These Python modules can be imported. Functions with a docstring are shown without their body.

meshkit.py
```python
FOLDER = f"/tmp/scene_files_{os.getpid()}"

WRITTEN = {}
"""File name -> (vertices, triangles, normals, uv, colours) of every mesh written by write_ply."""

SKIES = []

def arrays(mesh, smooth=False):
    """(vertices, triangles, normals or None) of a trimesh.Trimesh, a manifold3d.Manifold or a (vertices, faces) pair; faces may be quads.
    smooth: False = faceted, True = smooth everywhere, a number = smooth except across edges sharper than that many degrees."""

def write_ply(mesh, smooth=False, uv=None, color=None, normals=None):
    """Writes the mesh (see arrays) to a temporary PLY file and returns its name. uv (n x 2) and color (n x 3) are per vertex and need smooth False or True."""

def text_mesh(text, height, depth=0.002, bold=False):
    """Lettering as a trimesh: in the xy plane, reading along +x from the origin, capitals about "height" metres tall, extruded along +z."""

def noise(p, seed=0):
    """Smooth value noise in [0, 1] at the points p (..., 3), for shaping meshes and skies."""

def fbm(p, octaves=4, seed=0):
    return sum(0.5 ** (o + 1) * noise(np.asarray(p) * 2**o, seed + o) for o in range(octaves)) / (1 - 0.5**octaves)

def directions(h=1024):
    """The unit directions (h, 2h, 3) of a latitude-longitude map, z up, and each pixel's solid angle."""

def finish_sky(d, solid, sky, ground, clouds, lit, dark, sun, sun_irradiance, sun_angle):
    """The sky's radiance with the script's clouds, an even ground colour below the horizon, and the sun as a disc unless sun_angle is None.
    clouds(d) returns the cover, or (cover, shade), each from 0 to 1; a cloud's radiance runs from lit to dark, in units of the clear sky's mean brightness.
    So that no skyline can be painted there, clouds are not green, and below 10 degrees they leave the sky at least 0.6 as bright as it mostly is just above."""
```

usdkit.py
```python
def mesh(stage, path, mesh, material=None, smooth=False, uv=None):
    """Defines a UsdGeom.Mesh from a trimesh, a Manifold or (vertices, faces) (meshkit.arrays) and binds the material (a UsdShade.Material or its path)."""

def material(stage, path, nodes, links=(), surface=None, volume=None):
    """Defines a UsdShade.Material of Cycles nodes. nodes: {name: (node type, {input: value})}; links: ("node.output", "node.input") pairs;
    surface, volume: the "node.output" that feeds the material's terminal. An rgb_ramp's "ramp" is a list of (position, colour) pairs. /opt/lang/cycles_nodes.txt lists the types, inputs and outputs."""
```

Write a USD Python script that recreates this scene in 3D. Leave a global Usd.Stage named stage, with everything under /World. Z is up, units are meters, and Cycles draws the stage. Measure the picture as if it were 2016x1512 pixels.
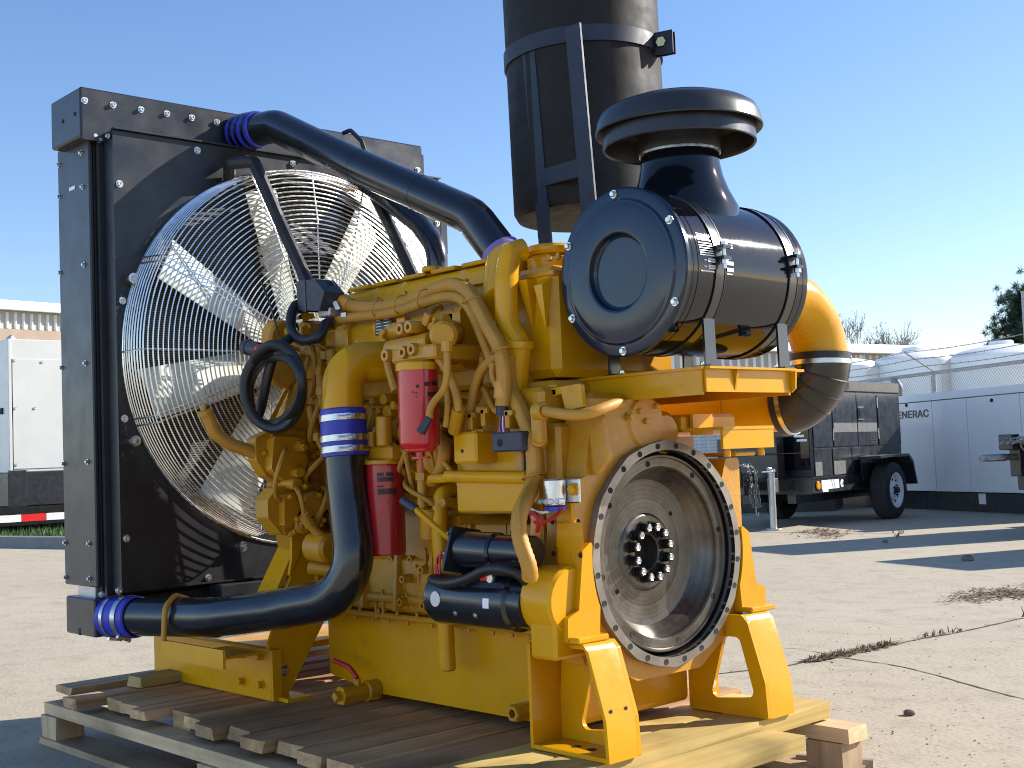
import math, random
import numpy as np, trimesh, usdkit, meshkit
from shapely.geometry import Polygon, Point, box as sbox
from pxr import Usd, UsdGeom, UsdLux, UsdShade, Gf, Sdf

stage = Usd.Stage.CreateInMemory()
UsdGeom.SetStageUpAxis(stage, UsdGeom.Tokens.z)
UsdGeom.SetStageMetersPerUnit(stage, 1.0)
UsdGeom.Xform.Define(stage, '/World')
UsdGeom.Scope.Define(stage, '/World/Looks')
GZ = 0.62                    # the crankshaft axis lies 0.62 m above the ground; below, z is measured from that axis

# ------------------------------------------------------------------ camera, sky, sun
FOCAL = 2473.38
YAW, PITCH, ROLL = map(math.radians, (137.574, 3.391, -2.248))
CAM = np.array([2.064, -2.400, 0.249])
FW = np.array([math.cos(PITCH) * math.cos(YAW), math.cos(PITCH) * math.sin(YAW), math.sin(PITCH)])
RT = np.cross(FW, [0, 0, 1]); RT /= np.linalg.norm(RT); UP = np.cross(RT, FW)
RT, UP = RT * math.cos(ROLL) + UP * math.sin(ROLL), -RT * math.sin(ROLL) + UP * math.cos(ROLL)
cam = UsdGeom.Camera.Define(stage, '/World/camera')
cam.CreateHorizontalApertureAttr(36.0); cam.CreateVerticalApertureAttr(27.0)
cam.CreateFocalLengthAttr(36.0 * FOCAL / 2016.0)
cam.CreateClippingRangeAttr(Gf.Vec2f(0.05, 2000))
cam.CreateExposureAttr(0.88)
p_ = CAM + [0, 0, GZ]
cam.AddTransformOp().Set(Gf.Matrix4d(*RT, 0, *UP, 0, *(-FW), 0, *p_, 1))
SUN_YAW, SUN_EL = math.radians(64), math.radians(29)
SUN = np.array([math.cos(SUN_EL) * math.cos(SUN_YAW), math.cos(SUN_EL) * math.sin(SUN_YAW), math.sin(SUN_EL)])
sky = UsdLux.DomeLight.Define(stage, '/World/sky')
skym = usdkit.material(stage, '/World/Looks/sky', {
    's': ('sky_texture', {'sky_type': 'single_scattering', 'sun_disc': False, 'sun_elevation': SUN_EL, 'sun_rotation': math.atan2(SUN[0], SUN[1]),
                          'air_density': 1.0, 'aerosol_density': 0.35, 'ozone_density': 2.0, 'altitude': 50.0}),
    'h': ('hsv', {'saturation': 1.12}), 'm': ('mix_color', {'blend_type': 'multiply', 'fac': 1.0, 'b': (.98, .965, 1.06), 'use_clamp': False}), 'b': ('background_shader', {'strength': 0.105})}, [('s.color', 'h.color'), ('h.color', 'm.a'), ('m.result', 'b.color')], surface='b.background')
UsdShade.MaterialBindingAPI.Apply(sky.GetPrim()).Bind(skym)
sky.GetPrim().SetCustomDataByKey('kind', 'structure')
sun = UsdLux.DistantLight.Define(stage, '/World/sun')
sun.CreateNormalizeAttr(True); sun.CreateIntensityAttr(1.25); sun.CreateAngleAttr(0.5); sun.CreateColorAttr(Gf.Vec3f(1.0, 0.95, 0.87))
sx_ = np.cross([0, 0, 1], SUN); sx_ /= np.linalg.norm(sx_); sy_ = np.cross(SUN, sx_)
sun.AddTransformOp().Set(Gf.Matrix4d(*sx_, 0, *sy_, 0, *SUN, 0, 0, 0, 30, 1))

# ------------------------------------------------------------------ helpers
def at(px, py, x=None, y=None, z=None):
    """The point of the plane x=, y= or z= that a surveyed picture position shows."""
    d = FW + RT * (px - 1008) / FOCAL - UP * (py - 756) / FOCAL
    k, v = (0, x) if x is not None else (1, y) if y is not None else (2, z)
    return CAM + (v - CAM[k]) / d[k] * d

def ground(px, py): return at(px, py, z=-GZ)

used = {}
def numbered(parent, name):
    k = (parent, name); n = used.get(k, -1) + 1; used[k] = n
    return f'{parent}/{name}' if n == 0 else f'{parent}/{name}_{n:03d}'

BASE = {}
def tag(prim, label=None, cat=None, group=None, kind=None):
    for k, v in (('label', label), ('category', cat), ('group', group), ('kind', kind)):
        if v: prim.SetCustomDataByKey(k, v)
    return prim

def thing(name, label, cat, base, group=None, rz=0.0):
    path = numbered('/World', name)
    x = UsdGeom.Xform.Define(stage, path)
    b = np.array([base[0], base[1], base[2] + GZ])
    x.AddTranslateOp().Set(Gf.Vec3d(*map(float, b)))
    if rz: x.AddRotateZOp().Set(rz)
    BASE[path] = np.array(base, float)
    tag(x.GetPrim(), label, cat, group)
    return path

def root_of(path):
    return '/'.join(path.split('/')[:3])

def part(parent, name, mesh, mat, smooth=35, label=None, kind=None):
    path = numbered(parent, name)
    v, f = (np.array(mesh.vertices), np.array(mesh.faces)) if hasattr(mesh, 'vertices') else meshkit.arrays(mesh)[:2]
    m = trimesh.Trimesh(v - BASE[root_of(path)], f, process=False)
    if smooth: m.merge_vertices()
    usdkit.mesh(stage, path, m, M[mat], smooth)
    tag(stage.GetPrimAtPath(path), label=label, kind=kind)
    return path

def single(name, mesh, mat, label=None, cat=None, group=None, kind=None, smooth=35):
    path = numbered('/World', name)
    v, f = np.array(mesh.vertices) + [0, 0, GZ], np.array(mesh.faces)
    m = trimesh.Trimesh(v, f, process=False)
    if smooth: m.merge_vertices()
    usdkit.mesh(stage, path, m, M[mat], smooth)
    tag(stage.GetPrimAtPath(path), label, cat, group, kind)
    return path

def join(*ms):
    ms = [m for m in ms if m is not None]
    return trimesh.util.concatenate(ms) if len(ms) > 1 else ms[0]

def hull(pts): return trimesh.convex.convex_hull(np.asarray(pts, float))

def bx(x0, x1, y0, y1, z0, z1, b=0.0):
    if b <= 0:
        m = trimesh.creation.box((x1 - x0, y1 - y0, z1 - z0)); m.apply_translation(((x0 + x1) / 2, (y0 + y1) / 2, (z0 + z1) / 2)); return m
    b = min(b, .45 * min(x1 - x0, y1 - y0, z1 - z0)); P = []
    for i, X in enumerate((x0, x1)):
        for j, Y in enumerate((y0, y1)):
            for k, Z in enumerate((z0, z1)):
                s = (1 - 2 * i, 1 - 2 * j, 1 - 2 * k)
                P += [(X + s[0] * b, Y + s[1] * b, Z), (X + s[0] * b, Y, Z + s[2] * b), (X, Y + s[1] * b, Z + s[2] * b)]
    return hull(P)

def frame(axis):
    a = np.asarray(axis, float); a = a / np.linalg.norm(a)
    u = np.cross([0, 0, 1.0] if abs(a[2]) < .9 else [1.0, 0, 0], a); u /= np.linalg.norm(u)
    return a, u, np.cross(a, u)

def prism(poly, axis, a, b, bev=0.0):
    """Extrudes a 2D polygon: axis x: (y,z), y: (x,z), z: (x,y)."""
    poly = poly if hasattr(poly, 'exterior') else Polygon(poly)
    if not poly.is_valid: poly = poly.buffer(0)
    def ext(pl, lo, hi):
        m = trimesh.creation.extrude_polygon(pl, hi - lo, engine='earcut'); v = np.array(m.vertices); v[:, 2] += lo
        w = {'x': v[:, [2, 0, 1]], 'y': v[:, [0, 2, 1]], 'z': v}[axis]
        f = m.faces if axis != 'y' else m.faces[:, ::-1]
        return trimesh.Trimesh(w, f, process=False)
    return ext(poly, a, b)

def rpoly(pts, r, n=4):
    p = Polygon(pts)
    return p.buffer(-r, join_style=2).buffer(r, quad_segs=n)

def lathe(prof, o, axis, n=32, arc=None):
    """prof: (radius, height along axis) pairs; open profile swept round the axis."""
    a, u, w = frame(axis); o = np.asarray(o, float); prof = np.asarray(prof, float); k = len(prof)
    t = np.arange(n) * 2 * math.pi / n if arc is None else np.linspace(arc[0], arc[1], n)
    V = o + prof[None, :, 1, None] * a + prof[None, :, 0, None] * (np.cos(t)[:, None, None] * u + np.sin(t)[:, None, None] * w)
    F = []
    for i in range(n if arc is None else n - 1):
        j = (i + 1) % n
        for q in range(k - 1):
            A, B, C_, D = i * k + q, j * k + q, j * k + q + 1, i * k + q + 1
            F += [(A, B, C_), (A, C_, D)]
    m = trimesh.Trimesh(V.reshape(-1, 3), F, process=False); m.merge_vertices()
    m.update_faces(m.nondegenerate_faces()); return m

def cyl(p0, p1, r, n=16, r1=None, bev=0.0):
    p0, p1 = np.asarray(p0, float), np.asarray(p1, float); h = np.linalg.norm(p1 - p0); r1 = r if r1 is None else r1
    b = min(bev, h * .45, r * .45)
    pr = [(0, 0), (r - b, 0), (r, b), (r1, h - b), (r1 - b, h), (0, h)] if b > 0 else [(0, 0), (r, 0), (r1, h), (0, h)]
    return lathe(pr, p0, p1 - p0, n)

def fillet(pts, r):
    pts = [np.asarray(p, float) for p in pts]
    rr = r if hasattr(r, '__len__') else [r] * len(pts)
    out = [pts[0]]
    for i in range(1, len(pts) - 1):
        A, B, C_ = pts[i - 1], pts[i], pts[i + 1]
        d1, d2 = A - B, C_ - B; l1, l2 = np.linalg.norm(d1), np.linalg.norm(d2); d1 /= l1; d2 /= l2
        ang = math.acos(np.clip(d1 @ d2, -1, 1)); t = min(rr[i] / max(math.tan(ang / 2), 1e-6), .48 * l1, .48 * l2)
        if ang > math.radians(176) or t < 1e-5: out.append(B); continue
        R = t * math.tan(ang / 2); bis = (d1 + d2) / np.linalg.norm(d1 + d2); c = B + bis * R / math.sin(ang / 2)
        s, e = B + d1 * t - c, B + d2 * t - c; sw = math.pi - ang; k = max(2, int(sw / .2))
        for q in np.linspace(0, 1, k + 1):
            out.append(c + (math.sin((1 - q) * sw) * s + math.sin(q * sw) * e) / math.sin(sw))
    out.append(pts[-1]); return np.array(out)

def spline(pts, k=8):
    from scipy.interpolate import CubicSpline
    P = np.asarray(pts, float); t = np.concatenate([[0], np.cumsum(np.linalg.norm(np.diff(P, axis=0), axis=1))])
    return CubicSpline(t, P)(np.linspace(0, t[-1], k * (len(P) - 1) + 1))

def sweep(path, r, n=12, closed=False, caps=True, wob=0):
    P = np.asarray(path, float); k = len(P)
    T = (np.roll(P, -1, 0) - np.roll(P, 1, 0)) if closed else np.gradient(P, axis=0)
    T /= np.linalg.norm(T, axis=1, keepdims=True) + 1e-12
    a, u, w = frame(T[0]); U = [u]
    for i in range(1, k):
        q = U[-1] - T[i] * (U[-1] @ T[i]); U.append(q / np.linalg.norm(q))
    U = np.array(U); W = np.cross(T, U); ang = np.arange(n) * 2 * math.pi / n
    rad = np.broadcast_to(r, (k,))
    V = P[:, None] + rad[:, None, None] * (np.cos(ang)[None, :, None] * U[:, None] + np.sin(ang)[None, :, None] * W[:, None])
    F = []
    for i in range(k if closed else k - 1):
        i2 = (i + 1) % k
        for j in range(n):
            j2 = (j + 1) % n
            F += [(i * n + j, i * n + j2, i2 * n + j2), (i * n + j, i2 * n + j2, i2 * n + j)]
    V = V.reshape(-1, 3)
    if caps and not closed:
        c0, c1 = len(V), len(V) + 1; V = np.vstack([V, P[:1], P[-1:]])
        for j in range(n):
            j2 = (j + 1) % n
            F += [(c0, j2, j), (c1, (k - 1) * n + j, (k - 1) * n + j2)]
    return trimesh.Trimesh(V, F, process=False)

def pipe(pts, r, fr=0.05, n=20, caps=True): return sweep(fillet(pts, fr), r, n, caps=caps)

def ring(c, axis, R, r, n=48, m=8, squash=1.0):
    t = np.linspace(0, 2 * math.pi, m, endpoint=False)
    pr = [(R + r * math.cos(q), r * squash * math.sin(q)) for q in t]
    return lathe(pr + [pr[0]], c, axis, n)

def band(c, axis, R, w, th, n=48):
    """A flat strap round a cylinder."""
    return lathe([(R, -w / 2), (R + th, -w / 2), (R + th, w / 2), (R, w / 2)], c, axis, n)

def hexbolt(p, axis, s=.011, h=.008, washer=True):
    a, u, w = frame(axis); p = np.asarray(p, float)
    m = cyl(p, p + a * h, s * .62, 6, r1=s * .6, bev=.0015)
    if washer: m = join(m, cyl(p, p + a * .0022, s * .85, 10))
    return m

def capscrew(p, axis, s=.011, h=.009):
    p = np.asarray(p, float); a = frame(axis)[0]
    return join(cyl(p, p + a * .002, s * .9, 10), lathe([(s * .62, .002), (s * .6, h), (s * .3, h), (s * .28, h * .4), (0, h * .4)], p, a, 8))

def patch(c, axis, R, a0, a1, h0, h1, n=8):
    """A print that lies on a cylinder."""
    m = lathe([(R, h0), (R, h1)], c, axis, n + 1, arc=(a0, a1)); return m

def xf(m, f):
    v = np.array([f(*p) for p in np.array(m.vertices)]); return trimesh.Trimesh(v, m.faces, process=False)

# ------------------------------------------------------------------ materials
M = {}
def mat(name, nodes, links, surface): M[name] = usdkit.material(stage, '/World/Looks/' + name, nodes, links, surface=surface)

def paint(name, col, rough=.4, metal=0.0, vary=.12, scale=6.0, bump=0.0, bscale=120.0, coat=0.0, spec=.5, dirt=None, rvar=.08, random_tone=0.0, crough=.03):
    nodes = {'g': ('geometry', {}), 'n': ('noise_texture', {'scale': scale, 'detail': 5.0, 'roughness': .6}),
             'r': ('rgb_ramp', {'ramp': [(.3, tuple(c * (1 - vary) for c in col)), (.7, tuple(min(1, c * (1 + vary)) for c in col))]}),
             'm': ('map_range', {'from_min': .3, 'from_max': .7, 'to_min': max(0.02, rough - rvar), 'to_max': rough + rvar}),
             'n2': ('noise_texture', {'scale': scale * 3.1, 'detail': 4.0}),
             'p': ('principled_bsdf', {'metallic': metal, 'coat_weight': coat, 'coat_roughness': crough, 'specular_ior_level': spec})}
    links = [('g.position', 'n.vector'), ('g.position', 'n2.vector'), ('n.fac', 'r.fac'), ('n2.fac', 'm.value'), ('m.result', 'p.roughness')]
    src = 'r.color'
    if dirt:
        nodes['n3'] = ('noise_texture', {'scale': dirt[1], 'detail': 7.0, 'roughness': .7})
        nodes['dr'] = ('rgb_ramp', {'ramp': [(dirt[2], (0, 0, 0)), (dirt[2] + .12, (dirt[3],) * 3)]})
        nodes['dm'] = ('mix_color', {'b': dirt[0]})
        links += [('g.position', 'n3.vector'), ('n3.fac', 'dr.fac'), ('dr.color', 'dm.fac'), (src, 'dm.a')]; src = 'dm.result'
    if random_tone:
        nodes['oi'] = ('object_info', {}); nodes['mr'] = ('map_range', {'to_min': 1 - random_tone, 'to_max': 1 + random_tone})
        nodes['hv'] = ('hsv', {})
        links += [('oi.random', 'mr.value'), ('mr.result', 'hv.value'), (src, 'hv.color')]; src = 'hv.color'
    links.append((src, 'p.base_color'))
    if bump:
        nodes['bn'] = ('noise_texture', {'scale': bscale, 'detail': 4.0}); nodes['b'] = ('bump', {'strength': bump, 'distance': .004})
        links += [('g.position', 'bn.vector'), ('bn.fac', 'b.height'), ('b.normal', 'p.normal')]
    mat(name, nodes, links, 'p.BSDF')

YEL = (.60, .280, .003)
paint('yellow_paint', YEL, .24, vary=.06, scale=7, bump=.06, bscale=70, coat=.10, crough=.05, spec=.28, dirt=((.30, .13, .008), 11, .60, .40))
paint('yellow_casting', (.47, .208, .004), .40, vary=.10, scale=11, bump=.30, bscale=90, coat=.15, crough=.25, dirt=((.25, .11, .01), 14, .60, .55))
paint('yellow_hose', (.44, .20, .016), .55, vary=.12, scale=14, bump=.2, bscale=60)
paint('overspray', (.52, .36, .10), .6, vary=.25, scale=12)
paint('black_gloss', (.003, .0035, .005), .05, vary=.2, scale=9, coat=.0, rvar=.02, dirt=((.11, .11, .12), 16, .66, .35))
paint('black_cap', (.005, .010, .020), .14, vary=.15, scale=5, coat=.2, rvar=.05, crough=.05)
paint('black_satin', (.017, .017, .020), .32, vary=.2, scale=4, coat=.05, rvar=.07, crough=.15, dirt=((.06, .06, .06), 9, .66, .4))
paint('black_pipe', (.006, .006, .008), .24, vary=.15, scale=5, rvar=.05, coat=.6, crough=.08)
paint('black_matte', (.010, .008, .007), .62, vary=.25, scale=6, rvar=.08, bump=.1, bscale=50, spec=.25)
paint('black_rubber', (.012, .011, .010), .42, vary=.3, scale=18, bump=.15, bscale=50)
paint('rubber_elbow', (.022, .017, .012), .26, vary=.35, scale=9, rvar=.08, coat=.2, crough=.2)
paint('bracket_blue_black', (.016, .021, .036), .50, vary=.15, scale=10, spec=.35)
paint('zinc', (.72, .72, .70), .28, metal=1.0, vary=.12, scale=40)
paint('gold_zinc', (.75, .58, .28), .32, metal=1.0, vary=.2, scale=40)
paint('chrome_wire', (.90, .90, .87), .25, metal=1.0, vary=.08, scale=20)
paint('steel_machined', (.235, .21, .18), .36, metal=.65, vary=.25, scale=7, rvar=.10, dirt=((.16, .12, .09), 5, .53, .6))
mat('steel_dish', {'g': ('geometry', {}), 'mp': ('mapping', {'location': (0.0, 0.0, -0.62)}), 'w': ('wave_texture', {'wave_type': 'rings', 'rings_direction': 'x', 'scale': 28.0, 'distortion': 1.2, 'detail': 3.0, 'detail_scale': 3.0}),
                   'n': ('noise_texture', {'scale': 6.0, 'detail': 6.0, 'roughness': .65}), 'r': ('rgb_ramp', {'ramp': [(.30, (.052, .040, .030)), (.50, (.115, .098, .080)), (.70, (.185, .165, .14))]}),
                   'r2': ('rgb_ramp', {'ramp': [(.0, (.88, .88, .88)), (1.0, (1.06, 1.06, 1.06))]}), 'm': ('mix_color', {'blend_type': 'multiply', 'fac': 1.0, 'use_clamp': False}),
                   'q': ('map_range', {'from_min': .3, 'from_max': .7, 'to_min': .24, 'to_max': .42}), 'p': ('principled_bsdf', {'metallic': .7})},
    [('g.position', 'mp.vector'), ('mp.vector', 'w.vector'), ('g.position', 'n.vector'), ('n.fac', 'r.fac'), ('w.fac', 'r2.fac'), ('r.color', 'm.a'), ('r2.color', 'm.b'), ('m.result', 'p.base_color'), ('n.fac', 'q.value'), ('q.result', 'p.roughness')], 'p.BSDF')
paint('steel_bright', (.66, .63, .58), .27, metal=1.0, vary=.15, scale=16, rvar=.08)
paint('steel_dark', (.035, .032, .030), .30, metal=.7, vary=.3, scale=20)
paint('steel_blued', (.10, .10, .10), .28, metal=1.0, vary=.3, scale=20)
paint('hole_dark', (.006, .005, .005), .8, vary=.1)
paint('fan_plastic', (.62, .64, .57), .5, vary=.06, scale=8)
paint('blue_silicone', (.028, .035, .36), .42, vary=.10, scale=20)
paint('violet_silicone', (.18, .13, .34), .42, vary=.10, scale=20)
paint('red_paint', (.50, .012, .018), .26, vary=.06, scale=8, coat=.5, crough=.08)
paint('dark_red_paint', (.34, .010, .014), .26, vary=.08, scale=8, coat=.5, crough=.08)
paint('red_print', (.030, .010, .012), .5, vary=.3, scale=60)
paint('red_plastic', (.45, .02, .02), .4, vary=.2, scale=30)
paint('orange_tape', (.62, .25, .04), .5, vary=.12, scale=40)
paint('grey_plastic', (.028, .030, .042), .45, vary=.12, scale=30)
paint('label_white', (.75, .75, .74), .5, vary=.05)
paint('label_black', (.01, .01, .012), .35, vary=.05)
paint('white_enamel', (.52, .52, .50), .35, vary=.04, scale=2, coat=.2, dirt=((.55, .53, .48), 3, .62, .4))
paint('grey_enamel', (.74, .72, .68), .40, vary=.04, scale=1.2, coat=.15, dirt=((.45, .45, .44), 2.2, .60, .4))
paint('tank_plastic', (.80, .79, .74), .45, vary=.04, scale=2)
paint('black_trailer', (.016, .016, .018), .30, vary=.3, scale=3, coat=.3, crough=.2, dirt=((.16, .16, .17), 11, .64, .6))
paint('trailer_grey_patch', (.12, .12, .12), .55, vary=.3, scale=18)
paint('tyre', (.018, .018, .018), .75, vary=.2, scale=30)
paint('wheel_white', (.78, .78, .76), .4, vary=.04)
paint('amber_lens', (.75, .25, .01), .2, vary=.1)
paint('reflector_red', (.62, .02, .02), .3, vary=.1, scale=30)
paint('reflector_white', (.70, .68, .68), .3, vary=.1, scale=30)
paint('galvanised', (.34, .34, .33), .5, metal=.4, vary=.25, scale=25, dirt=((.15, .10, .07), 18, .55, .7))
paint('wire_grey', (.22, .22, .21), .55, metal=.3, vary=.2, scale=25)
paint('wire_dark', (.09, .085, .08), .6, vary=.2, scale=25)
paint('chain_steel', (.30, .29, .27), .35, metal=.9, vary=.3, scale=40)
paint('siding_white', (.42, .41, .38), .5, vary=.04, scale=1.0)
paint('trim_white', (.78, .78, .76), .5, vary=.03)
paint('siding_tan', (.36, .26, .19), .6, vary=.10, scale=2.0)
paint('kerb_grey', (.15, .145, .135), .8, vary=.15, scale=5, bump=.3, bscale=40)
paint('grass', (.045, .095, .018), .7, vary=.35, scale=3, random_tone=.2)
paint('weed', (.13, .13, .045), .7, vary=.4, scale=30)
paint('dry_leaf', (.16, .095, .045), .7, vary=.5, scale=40)
paint('pebble', (.13, .10, .075), .8, vary=.3, scale=60)
paint('bark_grey', (.22, .18, .15), .85, vary=.25, scale=8)
paint('bark_brown', (.13, .09, .065), .85, vary=.3, scale=8)
paint('bud_brown', (.30, .19, .12), .8, vary=.3, scale=3)
paint('crack', (.07, .055, .042), .9, vary=.3, scale=20)
paint('aluminium', (.52, .50, .50), .42, metal=.85, vary=.1, scale=20)

def leafy(name, col, trans=.25, var=.5, scale=2.2):
    mat(name, {'g': ('geometry', {}), 'n': ('noise_texture', {'scale': scale, 'detail': 3.0}),
               'r': ('rgb_ramp', {'ramp': [(.3, tuple(c * (1 - var) for c in col)), (.7, tuple(c * (1 + var) for c in col))]}),
               'p': ('principled_bsdf', {'roughness': .55}), 't': ('translucent_bsdf', {}), 'x': ('mix_closure', {'fac': trans})},
        [('g.position', 'n.vector'), ('n.fac', 'r.fac'), ('r.color', 'p.base_color'), ('r.color', 't.color'), ('p.BSDF', 'x.closure1'), ('t.BSDF', 'x.closure2')], 'x.closure')
leafy('pine_needle', (.042, .075, .036))

def wood(name, col, dark, along='y'):
    sc = {'y': (26.0, 1.3, 40.0), 'x': (1.3, 26.0, 40.0), 'z': (26, 26, 1.3)}[along]
    mat(name, {'g': ('geometry', {}), 'oi': ('object_info', {}), 'ad': ('math', {'math_type': 'multiply', 'value2': 7.0}),
               'cx': ('combine_xyz', {}), 'av': ('mix_vector', {'fac': .5}), 'mp': ('mapping', {'scale': sc}), 'n': ('noise_texture', {'scale': 1.6, 'detail': 6.0, 'roughness': .65, 'distortion': .6}),
               'r': ('rgb_ramp', {'ramp': [(.28, dark), (.48, tuple((a + b) / 2 for a, b in zip(col, dark))), (.68, col)]}),
               'n2': ('noise_texture', {'scale': 3.0, 'detail': 4.0}), 'r2': ('rgb_ramp', {'ramp': [(.33, (.46, .43, .40)), (.50, (.86, .84, .80)), (.68, (1.08, 1.02, .96))]}),
               'mm': ('mix_color', {'blend_type': 'multiply', 'fac': 1.0}),
               'mr': ('map_range', {'to_min': .72, 'to_max': 1.25}), 'hv': ('hsv', {}),
               'b': ('bump', {'strength': .35, 'distance': .003}), 'p': ('principled_bsdf', {'roughness': .72})},
        [('oi.random', 'ad.value1'), ('ad.value', 'cx.x'), ('ad.value', 'cx.y'), ('g.position', 'av.a'), ('cx.vector', 'av.b'), ('av.result', 'mp.vector'), ('mp.vector', 'n.vector'),
         ('n.fac', 'r.fac'), ('g.position', 'n2.vector'), ('n2.fac', 'r2.fac'), ('r.color', 'mm.a'), ('r2.color', 'mm.b'),
         ('oi.random', 'mr.value'), ('mr.result', 'hv.value'), ('mm.result', 'hv.color'), ('hv.color', 'p.base_color'), ('n.fac', 'b.height'), ('b.normal', 'p.normal')], 'p.BSDF')
wood('wood_y', (.60, .37, .18), (.30, .165, .07), 'y')
wood('wood_x', (.66, .48, .28), (.40, .26, .13), 'x')
wood('wood_z', (.60, .43, .26), (.34, .21, .12), 'z')
wood('wood_oversprayed', (.62, .46, .15), (.44, .31, .085), 'y')
wood('wood_end', (.58, .47, .33), (.33, .24, .15), 'z')

# concrete: large tone drifts, fine aggregate, stains
mat('concrete', {'g': ('geometry', {}), 'n1': ('noise_texture', {'scale': .35, 'detail': 6.0, 'roughness': .6}), 'n2': ('noise_texture', {'scale': 5.0, 'detail': 8.0, 'roughness': .75}),
                 'n3': ('noise_texture', {'scale': 55.0, 'detail': 3.0}), 'v': ('voronoi_texture', {'scale': 42.0}),
                 'r1': ('rgb_ramp', {'ramp': [(.3, (.375, .32, .228)), (.55, (.41, .35, .252)), (.75, (.425, .365, .268))]}),
                 'r2': ('rgb_ramp', {'ramp': [(.28, (.74, .72, .69)), (.5, (1, 1, 1)), (.75, (1.08, 1.08, 1.08))]}),
                 'r3': ('rgb_ramp', {'ramp': [(.28, (.45, .42, .40)), (.42, (1, 1, 1))]}),
                 'r4': ('rgb_ramp', {'ramp': [(.05, (.45, .41, .38)), (.12, (1, 1, 1))]}),
                 'm1': ('mix_color', {'blend_type': 'multiply', 'fac': 1.0}), 'm2': ('mix_color', {'blend_type': 'multiply', 'fac': .8}), 'm3': ('mix_color', {'blend_type': 'multiply', 'fac': .8}),
                 'b': ('bump', {'strength': .35, 'distance': .006}), 'p': ('principled_bsdf', {'roughness': .82})},
    [('g.position', 'n1.vector'), ('g.position', 'n2.vector'), ('g.position', 'n3.vector'), ('g.position', 'v.vector'), ('n1.fac', 'r1.fac'), ('n2.fac', 'r2.fac'), ('n3.fac', 'r3.fac'), ('v.distance', 'r4.fac'),
     ('r1.color', 'm1.a'), ('r2.color', 'm1.b'), ('m1.result', 'm2.a'), ('r3.color', 'm2.b'), ('m2.result', 'm3.a'), ('r4.color', 'm3.b'), ('m3.result', 'p.base_color'), ('n3.fac', 'b.height'), ('b.normal', 'p.normal')], 'p.BSDF')
# radiator core: fine horizontal fins
mat('radiator_core', {'g': ('geometry', {}), 'w': ('wave_texture', {'bands_direction': 'z', 'scale': 42.0, 'distortion': .2}),
                      'r': ('rgb_ramp', {'ramp': [(.3, (.012, .012, .013)), (.8, (.15, .145, .14))]}), 'p': ('principled_bsdf', {'roughness': .45, 'metallic': .3})},
    [('g.position', 'w.vector'), ('w.fac', 'r.fac'), ('r.color', 'p.base_color')], 'p.BSDF')

# ------------------------------------------------------------------ ground and setting
def slab(name, x0, x1, y0, y1, z, m, kind='structure'):
    me = trimesh.Trimesh([(x0, y0, z), (x1, y0, z), (x1, y1, z), (x0, y1, z)], [(0, 1, 2), (0, 2, 3)], process=False)
    return single(name, me, m, kind=kind, smooth=False)
slab('ground', -260, 160, -120, 300, -GZ, 'concrete')

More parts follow.
